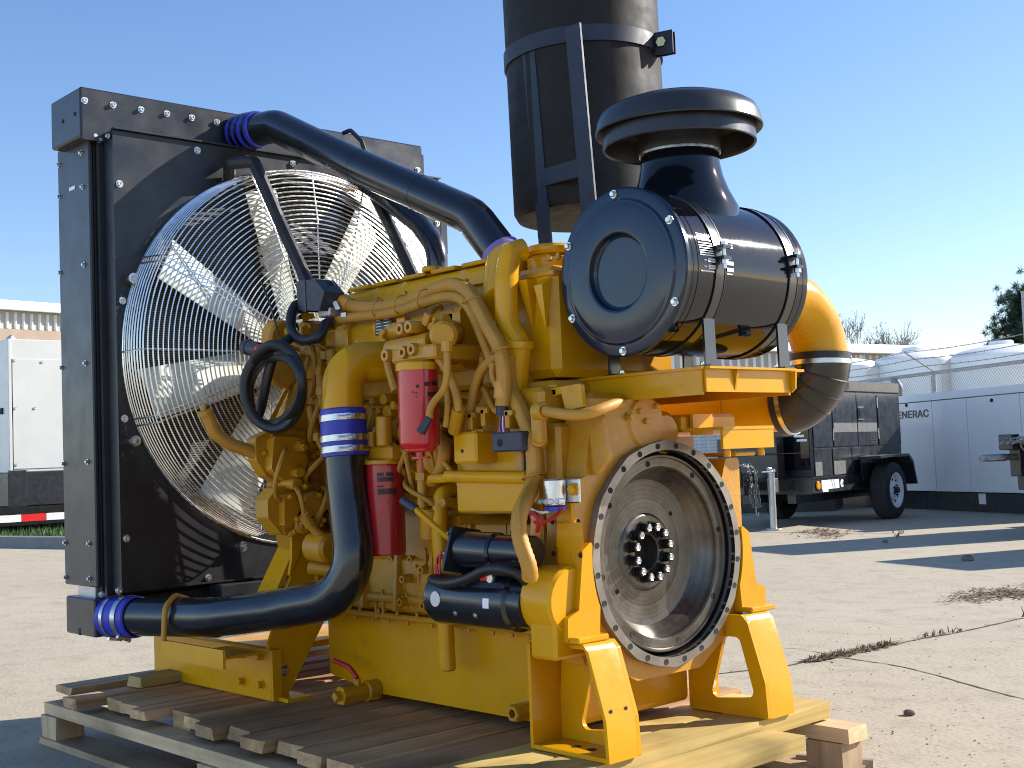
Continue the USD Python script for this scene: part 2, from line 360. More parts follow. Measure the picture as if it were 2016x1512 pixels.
# ------------------------------------------------------------------ pallet (block pallet: deck boards, stringer boards, blocks, bottom boards)
DZ = -0.436
rnd = random.Random(7)
PAL = thing('wood_pallet', 'weathered wooden block pallet under the yellow diesel engine', 'pallet', (-.95, -.1, -GZ))
def plank(x0, x1, y0, y1, z0, z1, chip=0.004):
    j = lambda s: rnd.uniform(-s, s)
    P = []
    for X in (x0, x1):
        for Y in (y0, y1):
            for Z in (z0, z1):
                P.append((X + j(chip), Y + j(chip * 2), Z + j(chip * .35)))
                P.append((X + (chip if X == x0 else -chip) + j(chip * .4), Y, Z + j(chip * .2)))
    return hull(P)
STR_Y = (-.705, -.14, .495)
# deck boards run across (along y); left end boards with gaps, ends uneven
xs = [(-2.08, -1.955, .022, -.02), (-1.83, -1.745, .030, .05), (-1.71, -1.60, .038, .03), (-1.578, -1.475, .030, .05), (-1.455, -1.37, .024, .06), (-1.355, -1.25, .050, .0), (-1.228, -1.135, .030, .03),
      (-1.12, -1.015, .034, .04), (-1.0, -.885, .034, .02), (-.865, -.755, .030, .045), (-.74, -.63, .032, .03), (-.612, -.50, .034, .04), (-.485, -.365, .03, .03), (-.345, -.215, .03, .04)]
for k, (x0, x1, t, dy) in enumerate(xs):
    part(PAL, 'deck_board', plank(x0, x1, -.715 - dy - rnd.uniform(0, .03) + (.06 if k > 1 else 0), .53 + rnd.uniform(-.02, .03), DZ - t - .002, DZ - .002 + rnd.uniform(-.002, .002)), 'wood_y', smooth=False)
# three stringer boards along x, at left edge, middle, right
for k, y in enumerate(STR_Y):
    part(PAL, 'stringer_board', plank(-2.085,   .20 if k < 2 else .185, y - .04, y + .045, DZ - .090, DZ - .052), 'wood_x', smooth=False)
for y in STR_Y:
    for x in (-2.03, -.98, .11):
        part(PAL, 'block', plank(x - .055, x + .055, y - .045, y + .045, -GZ + .022, DZ - .0915, .003), 'wood_z', smooth=False)
    part(PAL, 'bottom_board', plank(-2.09, .17, y - .055, y + .055, -GZ + .001, -GZ + .021), 'wood_x', smooth=False)
# two heavy planks under the rear feet, yellow with overspray on top
def thick_plank(x0, x1, y0, y1, z0, z1, mat_):
    m = plank(x0, x1, y0, y1, z0, z1, .005)
    return part(PAL, 'thick_plank', m, mat_, smooth=False)
thick_plank(-.205, -.055, -.62, .47, DZ - .046, DZ - .003, 'wood_oversprayed')
thick_plank(-.045, .085, -.60, .525, DZ - .046, DZ - .001, 'wood_oversprayed')
thick_plank(.095, .205, -.66, .225, DZ - .062, DZ - .024, 'wood_oversprayed')
# loose timber
a = at(268, 1345, z=DZ); 
single('wood_block', plank(-1.82, -1.74, -.575, -.16, DZ + .003, DZ + .036), 'wood_oversprayed', 'short square timber with yellow overspray under the left end of the front plate', 'timber', smooth=False)
single('wood_block', plank(-1.22, -1.12, .26, .62, DZ + .003, DZ + .05), 'wood_y', 'loose board lying across the far side of the pallet behind the oil pan', 'timber', smooth=False)
s0 = ground(1700, 1500); s1 = ground(1738, 1512)
single('wood_stick', sweep([ground(1570, 1508) + [0, 0, .018], ground(1722, 1520) + [0, 0, .018]], .016, 9), 'wood_end', 'short round wooden stick on the concrete beside the right end of the pallet', 'stick')

# ------------------------------------------------------------------ the engine
EN = thing('diesel_engine', 'yellow diesel engine with black radiator, wire fan guard and open flywheel on the pallet', 'engine', (-.7, 0, DZ))
Xp, Yp, Zp = (1, 0, 0), (0, 1, 0), (0, 0, 1); Ym, Zm, Xm = (0, -1, 0), (0, 0, -1), (-1, 0, 0)

# --- radiator
SX = -1.664                                    # front of the fan shroud
TX = -1.715                                    # front of the tanks
tzt = at(157, 169, x=TX)[2]; tyl = at(157, 169, x=TX)[1]; tzb = at(158, 267, x=TX)[2]
bzt = -.135; bzb = at(186, 1256, x=TX)[2]; byl = at(186, 1200, x=TX)[1]
RAD = part(EN, 'radiator', bx(-1.93, -1.745, -.655, .655, bzt, tzb + .02), 'black_satin', smooth=False)
part(RAD, 'core', bx(-1.744, -1.735, -.63, .63, -.08, 1.30), 'radiator_core', smooth=False)
part(RAD, 'top_tank', bx(-1.945, TX, tyl, .63, tzb, tzt, .006), 'black_satin', smooth=25)
pz = at(157, 191, x=TX)[2]; py_ = at(433, 260, x=TX)[1]
part(RAD, 'tank_plate', bx(TX + .001, TX + .006, tyl + .004, py_, tzb - .012, pz, .001), 'black_satin', smooth=False)
part(RAD, 'tank_plate', bx(TX + .001, TX + .006, .06, .63, tzb - .012, pz, .001), 'black_satin', smooth=False)
part(RAD, 'bottom_tank', bx(-1.93, TX, byl, .63, bzb, bzt, .005), 'black_satin', smooth=25)
part(RAD, 'tank_notch', bx(-1.835, -1.822, byl - .001, byl + .003, bzb - .0, bzb + .022), 'hole_dark', smooth=False)
for z0, z1 in ((bzt - .01, bzt + .035), (tzb - .045, tzb + .005)):
    part(RAD, 'core_header', bx(-1.905, -1.775, -.70, -.648, z0, z1), 'aluminium', smooth=False)
# side channel: outer plate with a folded rear edge, then the recess and the shroud side
cz0, cz1 = at(133, 1150, y=-.70)[2], at(118, 298, y=-.70)[2]
SCX0, SCX1 = at(118, 600, y=-.705)[0], at(180, 600, y=-.705)[0]
part(RAD, 'side_channel', bx(SCX0, SCX1, -.705, -.69, cz0, cz1, .004), 'black_satin', smooth=25)
part(RAD, 'side_rail', bx(SCX1 - .012, SCX1, -.690, -.65, cz0 - .02, cz1 + .03), 'black_satin', smooth=False)
part(RAD, 'side_rail', bx(-1.745, -1.728, -.683, -.66, bzt, tzb), 'black_satin', smooth=False)
# shroud
hole = Point(0, .63).buffer(.612, quad_segs=24)
shz0, shz1 = at(243, 1166, x=SX)[2], at(222, 255, x=SX)[2]
shp = sbox(-.664, shz0, .664, shz1).difference(hole)
part(RAD, 'fan_shroud', join(prism(shp, 'x', SX - .006, SX), bx(-1.727, SX - .0061, -.664, -.658, shz0, shz1), bx(-1.727, SX - .0061, .658, .664, shz0, shz1),
     bx(-1.727, SX - .0061, -.657, .657, shz1 - .006, shz1), bx(-1.727, SX + .012, -.657, .657, shz0, shz0 + .006),
     lathe([(.612, 0), (.612, -.06)], (SX - .0061, 0, .63), Xp, 64)), 'black_satin', smooth=30)
part(RAD, 'shroud_lip', bx(SX - .012, SX + .014, -.664, .664, shz1 + .001, shz1 + .006), 'black_satin', smooth=False)
part(RAD, 'lower_bar', bx(SX - .03, SX + .05, -.35, .664, shz0 - .055, shz0 - .005, .004), 'black_satin', smooth=25)
for q in ((166, 198), (222, 207), (277, 216), (328, 224), (377, 232), (426, 241)):
    part(RAD, 'bolt', capscrew(at(*q, x=TX + .006), Xp, .0125, .012), 'zinc')
for k in range(6):
    part(RAD, 'bolt', capscrew((TX + .006, .12 + .095 * k, tzb + .06), Xp, .0125, .012), 'zinc')
for q in ((388, 296), (235, 362), (241, 592), (245, 824), (249, 1060), (410, 1137), (234, 1163), (576, 322), (860, 440), (858, 630)):
    part(RAD, 'bolt', capscrew(at(*q, x=SX), Xp, .0135, .010), 'zinc')
for q in ((160, 301), (116, 325), (163, 368), (117, 388), (166, 521), (119, 537), (169, 715), (122, 724), (173, 909), (126, 913), (176, 1070), (129, 1068), (177, 1139), (130, 1136)):
    part(RAD, 'bolt', hexbolt(at(*q, y=-.705), Ym, .011, .009), 'zinc')
for q in ((184, 329), (188, 520), (192, 714), (196, 909), (199, 1106), (214, 268), (200, 1163)):
    part(RAD, 'bolt', hexbolt(at(*q, y=-.672), Ym, .0115, .010), 'zinc')
for q in ((185, 268), (196, 276), (200, 1170), (234, 1163)):
    part(RAD, 'bolt', hexbolt(at(*q, x=-1.72), Xp, .012, .012), 'zinc')
part(RAD, 'label_plate', bx(*(lambda p: (p[0] - .022, p[0] + .022))(at(142, 371, y=-.7055)), -.7065, -.7052, *(lambda p: (p[2] - .006, p[2] + .006))(at(142, 371, y=-.7055))), 'label_white', smooth=False)
for q in ((124, 239), (147, 224)):
    p = at(*q, y=tyl); part(RAD, 'rivet', cyl(p, p + np.array([0, -.002, 0]), .007, 8), 'hole_dark')
part(RAD, 'vent_hose', pipe([at(676, 262, y=.2), at(690, 256, y=.2), at(712, 278, y=.2), at(722, 310, y=.2)], .008, .03, 8), 'black_rubber')
part(RAD, 'shroud_end_bracket', bx(SX - .05, SX + .0, .664, .70, 1.05, 1.33, .003), 'black_satin', smooth=False)

# --- fan
FC = np.array([0, 0, .63]); FX = -1.66
FAN = part(EN, 'fan', join(cyl((FX - .03, 0, .63), (FX + .05, 0, .63), .13, 32, bev=.01), cyl((FX + .05, 0, .63), (FX + .10, 0, .63), .07, 24, bev=.005)), 'fan_plastic')
def blade(deg):
    a = math.radians(deg); d = np.array([0, math.cos(a), math.sin(a)]); t = np.array([0, -math.sin(a), math.cos(a)])
    V, F = [], []; nr, nc = 9, 7
    for side in (0, 1):
        for i in range(nr):
            s = i / (nr - 1); r = .11 + .475 * s; ch = .14 + .035 * s; pit = math.radians(32 - 12 * s)
            for j in range(nc):
                c = j / (nc - 1) - .5
                cam_ = .018 * (1 - (2 * c) ** 2); th = .004 * (1 - (2 * c) ** 2) + .0015
                V.append(np.array([FX, 0, .63]) + d * r + t * (c * ch * math.cos(pit)) + np.array([1, 0, 0]) * (c * ch * math.sin(pit) + cam_ + (th if side else -th)))
    o = nr * nc
    for i in range(nr - 1):
        for j in range(nc - 1):
            q = (i * nc + j, i * nc + j + 1, (i + 1) * nc + j + 1, (i + 1) * nc + j)
            F += [(q[0], q[1], q[2]), (q[0], q[2], q[3])]; F += [(o + q[0], o + q[2], o + q[1]), (o + q[0], o + q[3], o + q[2])]
    rim = [(0, j) for j in range(nc)] + [(i, nc - 1) for i in range(1, nr)] + [(nr - 1, j) for j in range(nc - 2, -1, -1)] + [(i, 0) for i in range(nr - 2, 0, -1)]
    for k in range(len(rim)):
        a_, b_ = rim[k], rim[(k + 1) % len(rim)]; A, B = a_[0] * nc + a_[1], b_[0] * nc + b_[1]
        F += [(A, o + A, o + B), (A, o + B, B)]
    return trimesh.Trimesh(V, F, process=False)
for k in range(8): part(FAN, 'blade', blade(58 + 45 * k), 'fan_plastic')

# --- fan guard of concentric wires
GUARD = part(EN, 'fan_guard', ring((SX + .004, 0, .63), Xp, .645, .0045, 96, 6), 'chrome_wire')
def guard_wire(R, X, r=.0026):
    t = np.linspace(0, 2 * math.pi, 145)[:-1]
    P = np.stack([np.full_like(t, X), R * np.cos(t), .63 + R * np.sin(t)], 1)
    keep = ~((P[:, 1] > -.205) & (P[:, 2] < .47))
    if keep.all(): return sweep(P, r, 5, closed=True)
    s = np.argmax(keep & ~np.roll(keep, 1)); P = np.roll(P, -s, 0); k = np.roll(keep, -s)
    P = P[:np.argmin(k)] if not k.all() else P
    if len(P) < 4: return None
    return sweep(P, r, 5)
for k in range(8):
    s = k / 7; part(GUARD, 'guard_wire', guard_wire(.645 - .012 * s ** 2, SX + .012 + .105 * s), 'chrome_wire')
for k in range(30):
    R = .622 - k * .0160
    w_ = guard_wire(R, SX + .125 + .030 * min(1, k / 12))
    if w_ is not None: part(GUARD, 'guard_wire', w_, 'chrome_wire')
def guard_rod(deg, off=0.0):
    a = math.radians(deg); d = np.array([0, math.cos(a), math.sin(a)]); t = np.array([0, -math.sin(a), math.cos(a)]) * off
    c = np.array([0, 0, .63]) + t
    return pipe([c + d * .650 + [SX + .006, 0, 0], c + d * .636 + [SX + .120, 0, 0], c + d * .45 + [SX + .150, 0, 0], c + d * .15 + [SX + .151, 0, 0]], .0032, .02, 6)
for dg, off in ((90, 0), (110, 0), (110, .02), (152, 0), (152, .022), (180, 0), (199, 0), (199, .022), (45, 0), (20, 0), (70, 0)):
    part(GUARD, 'guard_rod', guard_rod(dg, off), 'chrome_wire')
part(GUARD, 'guard_rod', pipe([(SX + .01, -.20, .03), (SX + .12, -.205, .036), (SX + .15, -.205, .47)], .0034, .02, 6), 'chrome_wire')
part(GUARD, 'guard_rod', pipe([(SX + .13, -.24, .05), (SX + .147, -.235, .25)], .003, .02, 6), 'chrome_wire')
for q in ((262, 548), (266, 868), (457, 355), (477, 1076), (760, 372)):
    p = at(*q, x=SX + .03); tab = cyl(p - [.028, 0, 0], p, .013, 14)
    part(GUARD, 'standoff', join(tab, cyl(p, p + [.006, 0, 0], .017, 16), hexbolt(p + [.006, 0, 0], Xp, .013, .010, False)), 'zinc')

# --- black stay bars from the shroud to the engine
for pts, w in ((((452, 352, SX + .02), (452, 322, SX + .07), (500, 318, SX + .15), (548, 430, -1.42), (608, 560, -1.27)), .021),
               (((700, 352, SX + .02), (722, 352, SX + .12), (770, 450, -1.40), (820, 560, -1.25)), .022)):
    part(EN, 'stay_bar', pipe([at(a_, b_, x=c_) for a_, b_, c_ in pts], w, .02, 8), 'black_rubber')

# --- coolant / charge-air pipes with blue hoses and steel clamps
def coupling(parent_pts, r, L, mat_='blue_silicone', clamps=(.2, .8), name='hose_coupling', th=.005):
    p0, p1 = map(np.asarray, parent_pts); d = (p1 - p0) / np.linalg.norm(p1 - p0)
    h = part(EN, name, lathe([(r, 0), (r + th, .0), (r + th, .010), (r + th + .0015, .02), (r + th, .03), (r + th, np.linalg.norm(p1 - p0) - .004), (r, np.linalg.norm(p1 - p0))], p0, d, 36), mat_)
    return h, p0, d, np.linalg.norm(p1 - p0), r + th
def clamp(h, p0, d, s, r, ang=None, w=.016):
    c = p0 + d * s
    part(h, 'hose_clamp', band(c, d, r + .001, w, .0018, 40), 'steel_bright')
    a, u, v = frame(d); al = math.radians(ang if ang is not None else 90)
    n_ = u * math.cos(al) + v * math.sin(al); t_ = np.cross(d, n_)
    q = c + n_ * (r + .004)
    part(h, 'clamp_screw', join(cyl(q - t_ * .022, q + t_ * .016, .0055, 8, bev=.001), cyl(q + t_ * .016, q + t_ * .024, .0075, 6), hull([q + t_ * s1 * .014 + d * s2 * .006 + n_ * s3 * .004 - t_ * .012 for s1 in (-1, 1) for s2 in (-1, 1) for s3 in (-1, 1)])), 'zinc')

UR = .055
U = [at(x, y, y=v) for x, y, v in ((470, 264, -.172), (537, 246, -.15))]
U0 = at(470, 264, x=TX); U0b = U0 + np.array([.235, 0, .012])
up = [U0 + [.02, 0, 0], at(543, 248, y=-.155), at(700, 325, y=-.11), at(930, 425, y=-.035), at(988, 502, y=-.02)]
part(EN, 'upper_coolant_pipe', pipe(up, UR, [0, .10, 1.0, .14, 0], 28), 'black_pipe')
d0 = (up[1] - up[0]) / np.linalg.norm(up[1] - up[0])
h = coupling((up[0] - d0 * .015, up[0] + d0 * .10), UR + .0015, 0); 
for s_ in (.025, .055, .09): part(h[0], 'hose_clamp', band(h[1] + h[2] * s_, h[2], h[4] + .001, .013, .0015, 40), 'steel_blued')
d1 = (up[-1] - up[-2]) / np.linalg.norm(up[-1] - up[-2])
h = coupling((up[-1] - d1 * .012, up[-1] + d1 * .055), UR + .0015, 0, 'violet_silicone'); clamp(*h[:3], .03, h[4], 140)
for s_ in (.35, .72):
    c = up[1] + (up[3] - up[1]) * s_
for a_, b_ in ((2, .0), ):
    d = (up[3] - up[2]) / np.linalg.norm(up[3] - up[2])
    for q in (.02, .30): part(EN, 'pipe_bead', band(up[2] + d * q, d, UR - .0005, .003, .0012, 40), 'black_pipe')

LR = .056
L0 = at(222, 1214, x=TX)
lo = [L0, at(345, 1215, y=-.60), at(430, 1215, y=-.575), at(560, 1198, y=-.50), at(702, 1150, y=-.42), at(683, 960, y=-.415), at(675, 830, y=-.41)]
lo[4] = at(706, 1168, y=-.43)
part(EN, 'lower_coolant_pipe', pipe(lo, LR, [0, .5, .6, .9, .155, .6, 0], 28), 'black_pipe')
d = (lo[1] - lo[0]) / np.linalg.norm(lo[1] - lo[0])
part(EN, 'pipe_sleeve', lathe([(LR, 0), (LR + .0022, 0), (LR + .0022, .33), (LR, .33)], lo[0] + d * .13, d, 36), 'black_pipe')
h = coupling((lo[0] - d * .01, lo[0] + d * .115), LR + .003, 0); clamp(*h[:3], .03, h[4], 260, .014); clamp(*h[:3], .085, h[4], 250, .02)
dv = np.array([0, 0, 1.0]); e0 = lo[-1]
el = [at(680, 905, y=-.413), at(675, 800, y=-.41), at(672, 727, y=-.40), at(735, 716, y=-.31), at(775, 712, y=-.22)]
el[2] = np.array([el[1][0] + .004, el[1][1], el[3][2] + .0])
el[3] = np.array([el[2][0] + .03, -.30, el[2][2] + .01]); el[4] = np.array([el[2][0] + .05, -.19, el[2][2] + .01])
part(EN, 'inlet_elbow', pipe([el[1] - [0, 0, .02], el[2], el[4]], .057, [0, .115, 0], 28), 'yellow_paint')
b0, b1 = at(680, 899, y=-.413), at(675, 806, y=-.41)
h = coupling((b0, b1), LR + .003, 0)
LL = h[3]
for s_ in (.14, .37, .80): clamp(*h[:3], LL * s_, h[4], 60, .017)

# second, thinner pipe behind
part(EN, 'bypass_pipe', pipe([at(690, 335, y=.22), at(735, 370, y=.22), at(825, 440, y=.24), at(862, 490, y=.24), at(860, 560, y=.24)], .036, [0, .1, .2, .12, 0], 20), 'black_pipe')
part(EN, 'u_bolt', pipe([at(322, 1262, y=-.665), at(325, 1195, y=-.66), at(345, 1172, y=-.61), at(372, 1180, y=-.52), at(376, 1240, y=-.52)], .0085, .035, 10), 'yellow_hose')
g0, g1 = at(318, 1258, y=-.655), at(440, 1262, y=-.655)
part(EN, 'pipe_bracket', join(bx(g0[0], g1[0], -.658, -.650, g0[2] - .055, g0[2] - .002), bx(g0[0], g1[0] - .16, -.650, -.43, g0[2] - .055, g0[2] - .048)), 'yellow_paint', smooth=False)

# --- oil pan
pan = rpoly([(-1.205, -.195), (-.15, -.195), (-.15, -.415), (-.95, -.417), (-1.20, -.385)], .02)
PAN = part(EN, 'oil_pan', prism(pan, 'y', -.215, .215), 'yellow_paint', smooth=30)
part(PAN, 'pan_flange', bx(-1.21, -.19, -.245, .245, -.194, -.178, .004), 'yellow_casting', smooth=25)
for q in ((700, 1211), (735, 1213), (765, 1216), (803, 1220), (850, 1223), (923, 1232), (970, 1236), (1008, 1240), (1043, 1243)):
    p = at(*q, y=-.236); part(PAN, 'bolt', hexbolt((p[0], -.236, -.194), Zm, .0095, .012), 'yellow_casting')
p = at(735, 1355, y=-.215)
part(PAN, 'drain_valve', join(cyl((p[0] + .02, -.215, p[2]), (p[0] + .02, -.26, p[2]), .030, 16, bev=.004), cyl((p[0] + .02, -.26, p[2]), (p[0] + .02, -.33, p[2]), .024, 14, bev=.003), cyl((p[0] + .02, -.33, p[2]), (p[0] + .02, -.345, p[2]), .028, 6),
     cyl((p[0] + .02, -.345, p[2]), (p[0] + .02, -.365, p[2]), .015, 4), cyl((p[0] + .02, -.285, p[2]), (p[0] + .02, -.285, p[2] + .04), .010, 10)), 'yellow_casting')
hp = np.array([p[0] + .02, -.285, p[2] + .042])
part(PAN, 'valve_handle', pipe([hp, hp + [-.02, 0, .015], hp + [-.035, -.005, .03], hp + [-.10, -.01, .042]], .0075, .012, 8), 'red_plastic')
p = at(1030, 1402, y=-.235)
part(PAN, 'drain_fitting', join(cyl((p[0] + .03, -.215, p[2] + .01), (p[0] + .03, -.25, p[2] + .01), .022, 14), lathe([(.012, .0), (.012, .05), (.020, .05), (.023, .045), (.023, 0)], (p[0] + .03, -.25, p[2] + .01), Ym, 6)), 'yellow_casting', smooth=False)

# --- crankcase and block
BL = part(EN, 'engine_block', join(bx(-1.22, -.17, -.225, .225, -.177, .27, .012), bx(-1.22, -.45, -.165, .225, .271, .44, .012), bx(-.449, -.17, -.165, .0, .271, .44, .012), bx(-1.18, -.2, -.238, -.22, -.17, -.02, .006)), 'yellow_casting', smooth=25)
for k in range(6):
    xx = -1.12 + .158 * k
    part(BL, 'block_rib', hull([(xx - .012, -.236, -.17), (xx + .012, -.236, -.17), (xx - .007, -.262, -.165), (xx + .007, -.262, -.165), (xx - .012, -.226, .10), (xx + .012, -.226, .10), (xx - .006, -.240, .10), (xx + .006, -.240, .10)]), 'yellow_casting', smooth=False)
    part(BL, 'side_cover', prism(rpoly([(xx + .02, -.01), (xx + .14, -.01), (xx + .14, .10), (xx + .02, .10)], .02), 'y', -.236, -.2255), 'yellow_casting', smooth=False)
for q in ((832, 1122), (835, 1193), (790, 1185), (795, 1140), (870, 1230)):
    p = at(*q, y=-.262); part(BL, 'boss', lathe([(.006, -.0), (.006, .008), (.011, .008), (.013, -.022)], p, Ym, 12), 'yellow_casting')
part(BL, 'web', hull([at(*q, y=-.245) for q in ((833, 1122), (846, 1122), (833, 1200), (820, 1200))] + [at(*q, y=-.24) for q in ((830, 1122), (848, 1122), (838, 1200), (815, 1200))] + [at(840, 1160, y=-.22)]), 'yellow_casting', smooth=False)
for i in range(34):
    q = (rnd.uniform(740, 1030), rnd.uniform(1085, 1205)); p = at(*q, y=-.236)
    if i % 3 == 0: part(BL, 'boss', lathe([(.005, -.004), (.005, .004), (.010, .004), (.012, -.012)], p, Ym, 10), 'yellow_casting')
    elif i % 3 == 1: part(BL, 'bolt', hexbolt(p, Ym, .010, .009), 'yellow_casting')
    else: part(BL, 'casting_rib', bx(p[0] - .004, p[0] + .004, -.246, -.23, p[2] - rnd.uniform(.015, .04), p[2] + rnd.uniform(.015, .04), .003), 'yellow_casting', smooth=False)
part(BL, 'oil_gallery', cyl((-1.19, -.236, -.135), (-.25, -.236, -.135), .014, 14, bev=.003), 'yellow_casting')
part(BL, 'oil_gallery', cyl((-1.19, -.232, .135), (-.30, -.232, .135), .018, 14, bev=.003), 'yellow_casting')
for k in range(11): part(BL, 'bolt', hexbolt((-1.17 + .09 * k, -.245, -.178), Zp, .009, .012), 'yellow_casting')
# --- cylinder head with inlet manifold, rocker cover
HD = part(EN, 'cylinder_head', bx(-1.20, -.28, -.19, .20, .441, .655, .012), 'yellow_casting', smooth=25)
vc = [(-.165, .656), (-.165, .70), (-.150, .765), (-.12, .785), (.10, .79), (.15, .74), (.16, .656)]
VC = part(EN, 'rocker_cover', prism(Polygon(vc).buffer(-.008).buffer(.008, quad_segs=3), 'x', -1.19, -.34), 'yellow_paint', smooth=40)
part(VC, 'cover_rail', bx(-1.195, -.335, -.176, .17, .724, .736, .003), 'yellow_paint', smooth=False)
for k in range(6):
    xx = -1.17 + .138 * k
    part(VC, 'cover_cap', bx(xx, xx + .112, -.13, .09, .7905, .802, .006), 'yellow_paint', smooth=25)
    part(VC, 'bolt', hexbolt((xx + .056, -.158, .736), Zp, .011, .014), 'yellow_casting')
part(VC, 'breather_cap', join(cyl((-.78, -.10, .802), (-.78, -.10, .818), .03, 20, bev=.004)), 'yellow_paint')
# inlet manifold: ribbed long box at the side of the head
mf = []
for k, (a_, b_, dep) in enumerate(((-1.05, -.985, .262), (-.984, -.86, .25), (-.859, -.80, .262), (-.799, -.62, .245), (-.619, -.50, .235))):
    mf.append(prism(rpoly([(-dep, .50), (-.19, .49), (-.19, .675), (-dep + .02, .675), (-dep, .65)], .012), 'x', a_, b_))
IM = part(EN, 'inlet_manifold', join(*mf), 'yellow_paint', smooth=40)
pl = [at(*q, y=-.2535) for q in ((738, 632), (782, 624), (778, 652), (733, 664))]
pc = at(755, 642, y=-.2655)
part(IM, 'warning_plate', bx(pc[0] - .040, pc[0] + .040, -.2655, -.2625, pc[2] - .024, pc[2] + .024), 'label_black', smooth=False)
for r_ in range(5):
    for c_ in range(2):
        L_ = rnd.uniform(.022, .04)
        part(IM, 'printed_line', bx(pc[0] - .036 + c_ * .038, pc[0] - .036 + c_ * .038 + L_ * .8, -.2661, -.2656, pc[2] + .017 - r_ * .0088, pc[2] + .017 - r_ * .0088 + (.004 if r_ == 0 else .0022)), 'label_white', smooth=False)
c0 = at(850, 690, y=-.235)
for q in ((672, 660), (676, 720), (870, 612), (868, 606)):
    p = at(*q, y=-.225); part(HD, 'bolt', hexbolt(p, Ym, .012, .010), 'yellow_casting')
part(HD, 'front_pad', bx(-1.145, -1.065, -.235, -.191, .47, .66, .004), 'yellow_casting', smooth=False)
part(HD, 'head_block', bx(-.60, -.53, -.235, -.191, .50, .66, .004), 'yellow_casting', smooth=False)

# --- rear gear housing above the flywheel housing, air inlet plenum at the back
GH = part(EN, 'rear_gear_housing', join(bx(-.335, -.175, -.20, .26, .45, .735, .02), bx(-.30, -.165, -.225, .0, .30, .44, .012)), 'yellow_paint', smooth=25)
part(GH, 'plenum', join(cyl((-.275, -.10, .60), (-.275, -.10, .775), .068, 28, bev=.01), cyl((-.275, -.10, .775), (-.275, -.10, .80), .074, 28, bev=.008)), 'yellow_paint')
part(GH, 'cover_rim', bx(-.34, -.17, -.205, .265, .705, .720, .003), 'yellow_casting', smooth=False)
for q in ((1072, 555), (1090, 556)):
    p = at(*q, y=-.21); part(GH, 'bolt', hexbolt((p[0], -.19, .745), Zp, .012, .016), 'yellow_casting')
part(GH, 'gusset', hull([(-.27, -.20, .70), (-.235, -.20, .70), (-.27, -.235, .70), (-.235, -.235, .70), (-.25, -.20, .56)]), 'yellow_paint', smooth=False)
part(GH, 'gusset', hull([(-.21, -.20, .70), (-.18, -.20, .70), (-.21, -.235, .68), (-.18, -.235, .68), (-.20, -.20, .58), (-.18, -.225, .56)]), 'yellow_paint', smooth=False)
# thermostat outlet pipe that joins the upper coolant pipe and drops down in front of the gear housing
t0 = up[-1] + d1 * .045
part(EN, 'outlet_elbow', pipe([t0 + [-.03, 0, .0], t0 + [.03, -.01, -.02], at(1000, 520, y=-.12), at(995, 600, y=-.215)], .062, [0, .05, .06, 0], 22), 'yellow_paint')
vp = [at(1030, 492, y=-.20), at(1005, 498, y=-.235), at(996, 560, y=-.262), at(998, 640, y=-.265), at(1018, 672, y=-.265), at(1020, 682, y=-.265)]
part(EN, 'breather_pipe', pipe(vp, .030, [0, .05, .1, .08, .05, 0], 22), 'yellow_paint')
VP2 = part(EN, 'breather_tube', join(cyl(at(1020, 676, y=-.265), at(1015, 800, y=-.255), .034, 22, r1=.027, bev=.003), cyl(at(1020, 672, y=-.265), at(1020, 688, y=-.265), .040, 22, bev=.003), pipe([at(1015, 795, y=-.255), at(1013, 850, y=-.245), at(1020, 900, y=-.24)], .026, .1, 16)), 'yellow_paint')

# --- flywheel housing (big rear casting), its machined ring and the flywheel
hp_ = rpoly([(-.312, .19), (-.27, .20), (-.24, .36), (-.10, .385), (-.01, .34), (.03, .285), (.15, .235), (.24, .17), (.262, .228), (.318, .228), (.318, -.08), (.30, -.19), (.20, -.25), (.12, -.30), (-.12, -.30), (-.20, -.26), (-.30, -.24), (-.312, -.17), (-.312, -.05)], .012)
bore_ = Point(0, 0).buffer(.262, quad_segs=20)
FH = part(EN, 'flywheel_housing', join(prism(hp_.difference(bore_), 'x', -.088, -.022), prism(Polygon(Point(0, 0).buffer(.29, quad_segs=16)).difference(bore_), 'x', -.15, -.0881), bx(-.165, -.151, -.29, .29, -.27, .29), bx(-.15, -.0885, -.29, -.20, -.20, .33, .01)), 'yellow_casting', smooth=30)
rp = [(.281, -.03)]
tt = np.linspace(0, 2 * math.pi, 24, endpoint=False)
outer = []
for t in np.linspace(0, 2 * math.pi, 192, endpoint=False):
    R_ = .277 + .0035 * max(0, math.cos(12 * t)) ** 1.5
    outer.append((R_ * math.cos(t), R_ * math.sin(t)))
rg = Polygon(outer).difference(Point(0, 0).buffer(.2555, quad_segs=24))
part(FH, 'housing_ring', prism(rg, 'x', -.021, .0), 'steel_machined', smooth=30)
part(FH, 'housing_bore', lathe([(.2555, -.012), (.2555, -.001)], (0, 0, 0), Xp, 72), 'steel_dark')
part(FH, 'ring_bore', lathe([(.254, -.02), (.252, -.10), (.20, -.12)], (0, 0, 0), Xp, 72), 'steel_dark')
for k in range(24):
    a_ = math.radians(7 + 15 * k); c = np.array([.0, .2665 * math.cos(a_), .2665 * math.sin(a_)])
    part(FH, 'bolt_hole', lathe([(.0, .0006), (.0058, .0006), (.0075, .0012)], c, Xp, 12), 'hole_dark')
fw = [(.246, -.055), (.246, -.026), (.243, -.022), (.238, -.022), (.236, -.026), (.2155, -.026), (.212, -.030), (.210, -.044), (.188, -.075), (.183, -.084), (.165, -.088), (.135, -.089), (.134, -.0885), (.098, -.086), (.094, -.082), (.088, -.080), (.047, -.080), (.044, -.083), (.044, -.125), (.028, -.126), (.026, -.13), (.0, -.13)]
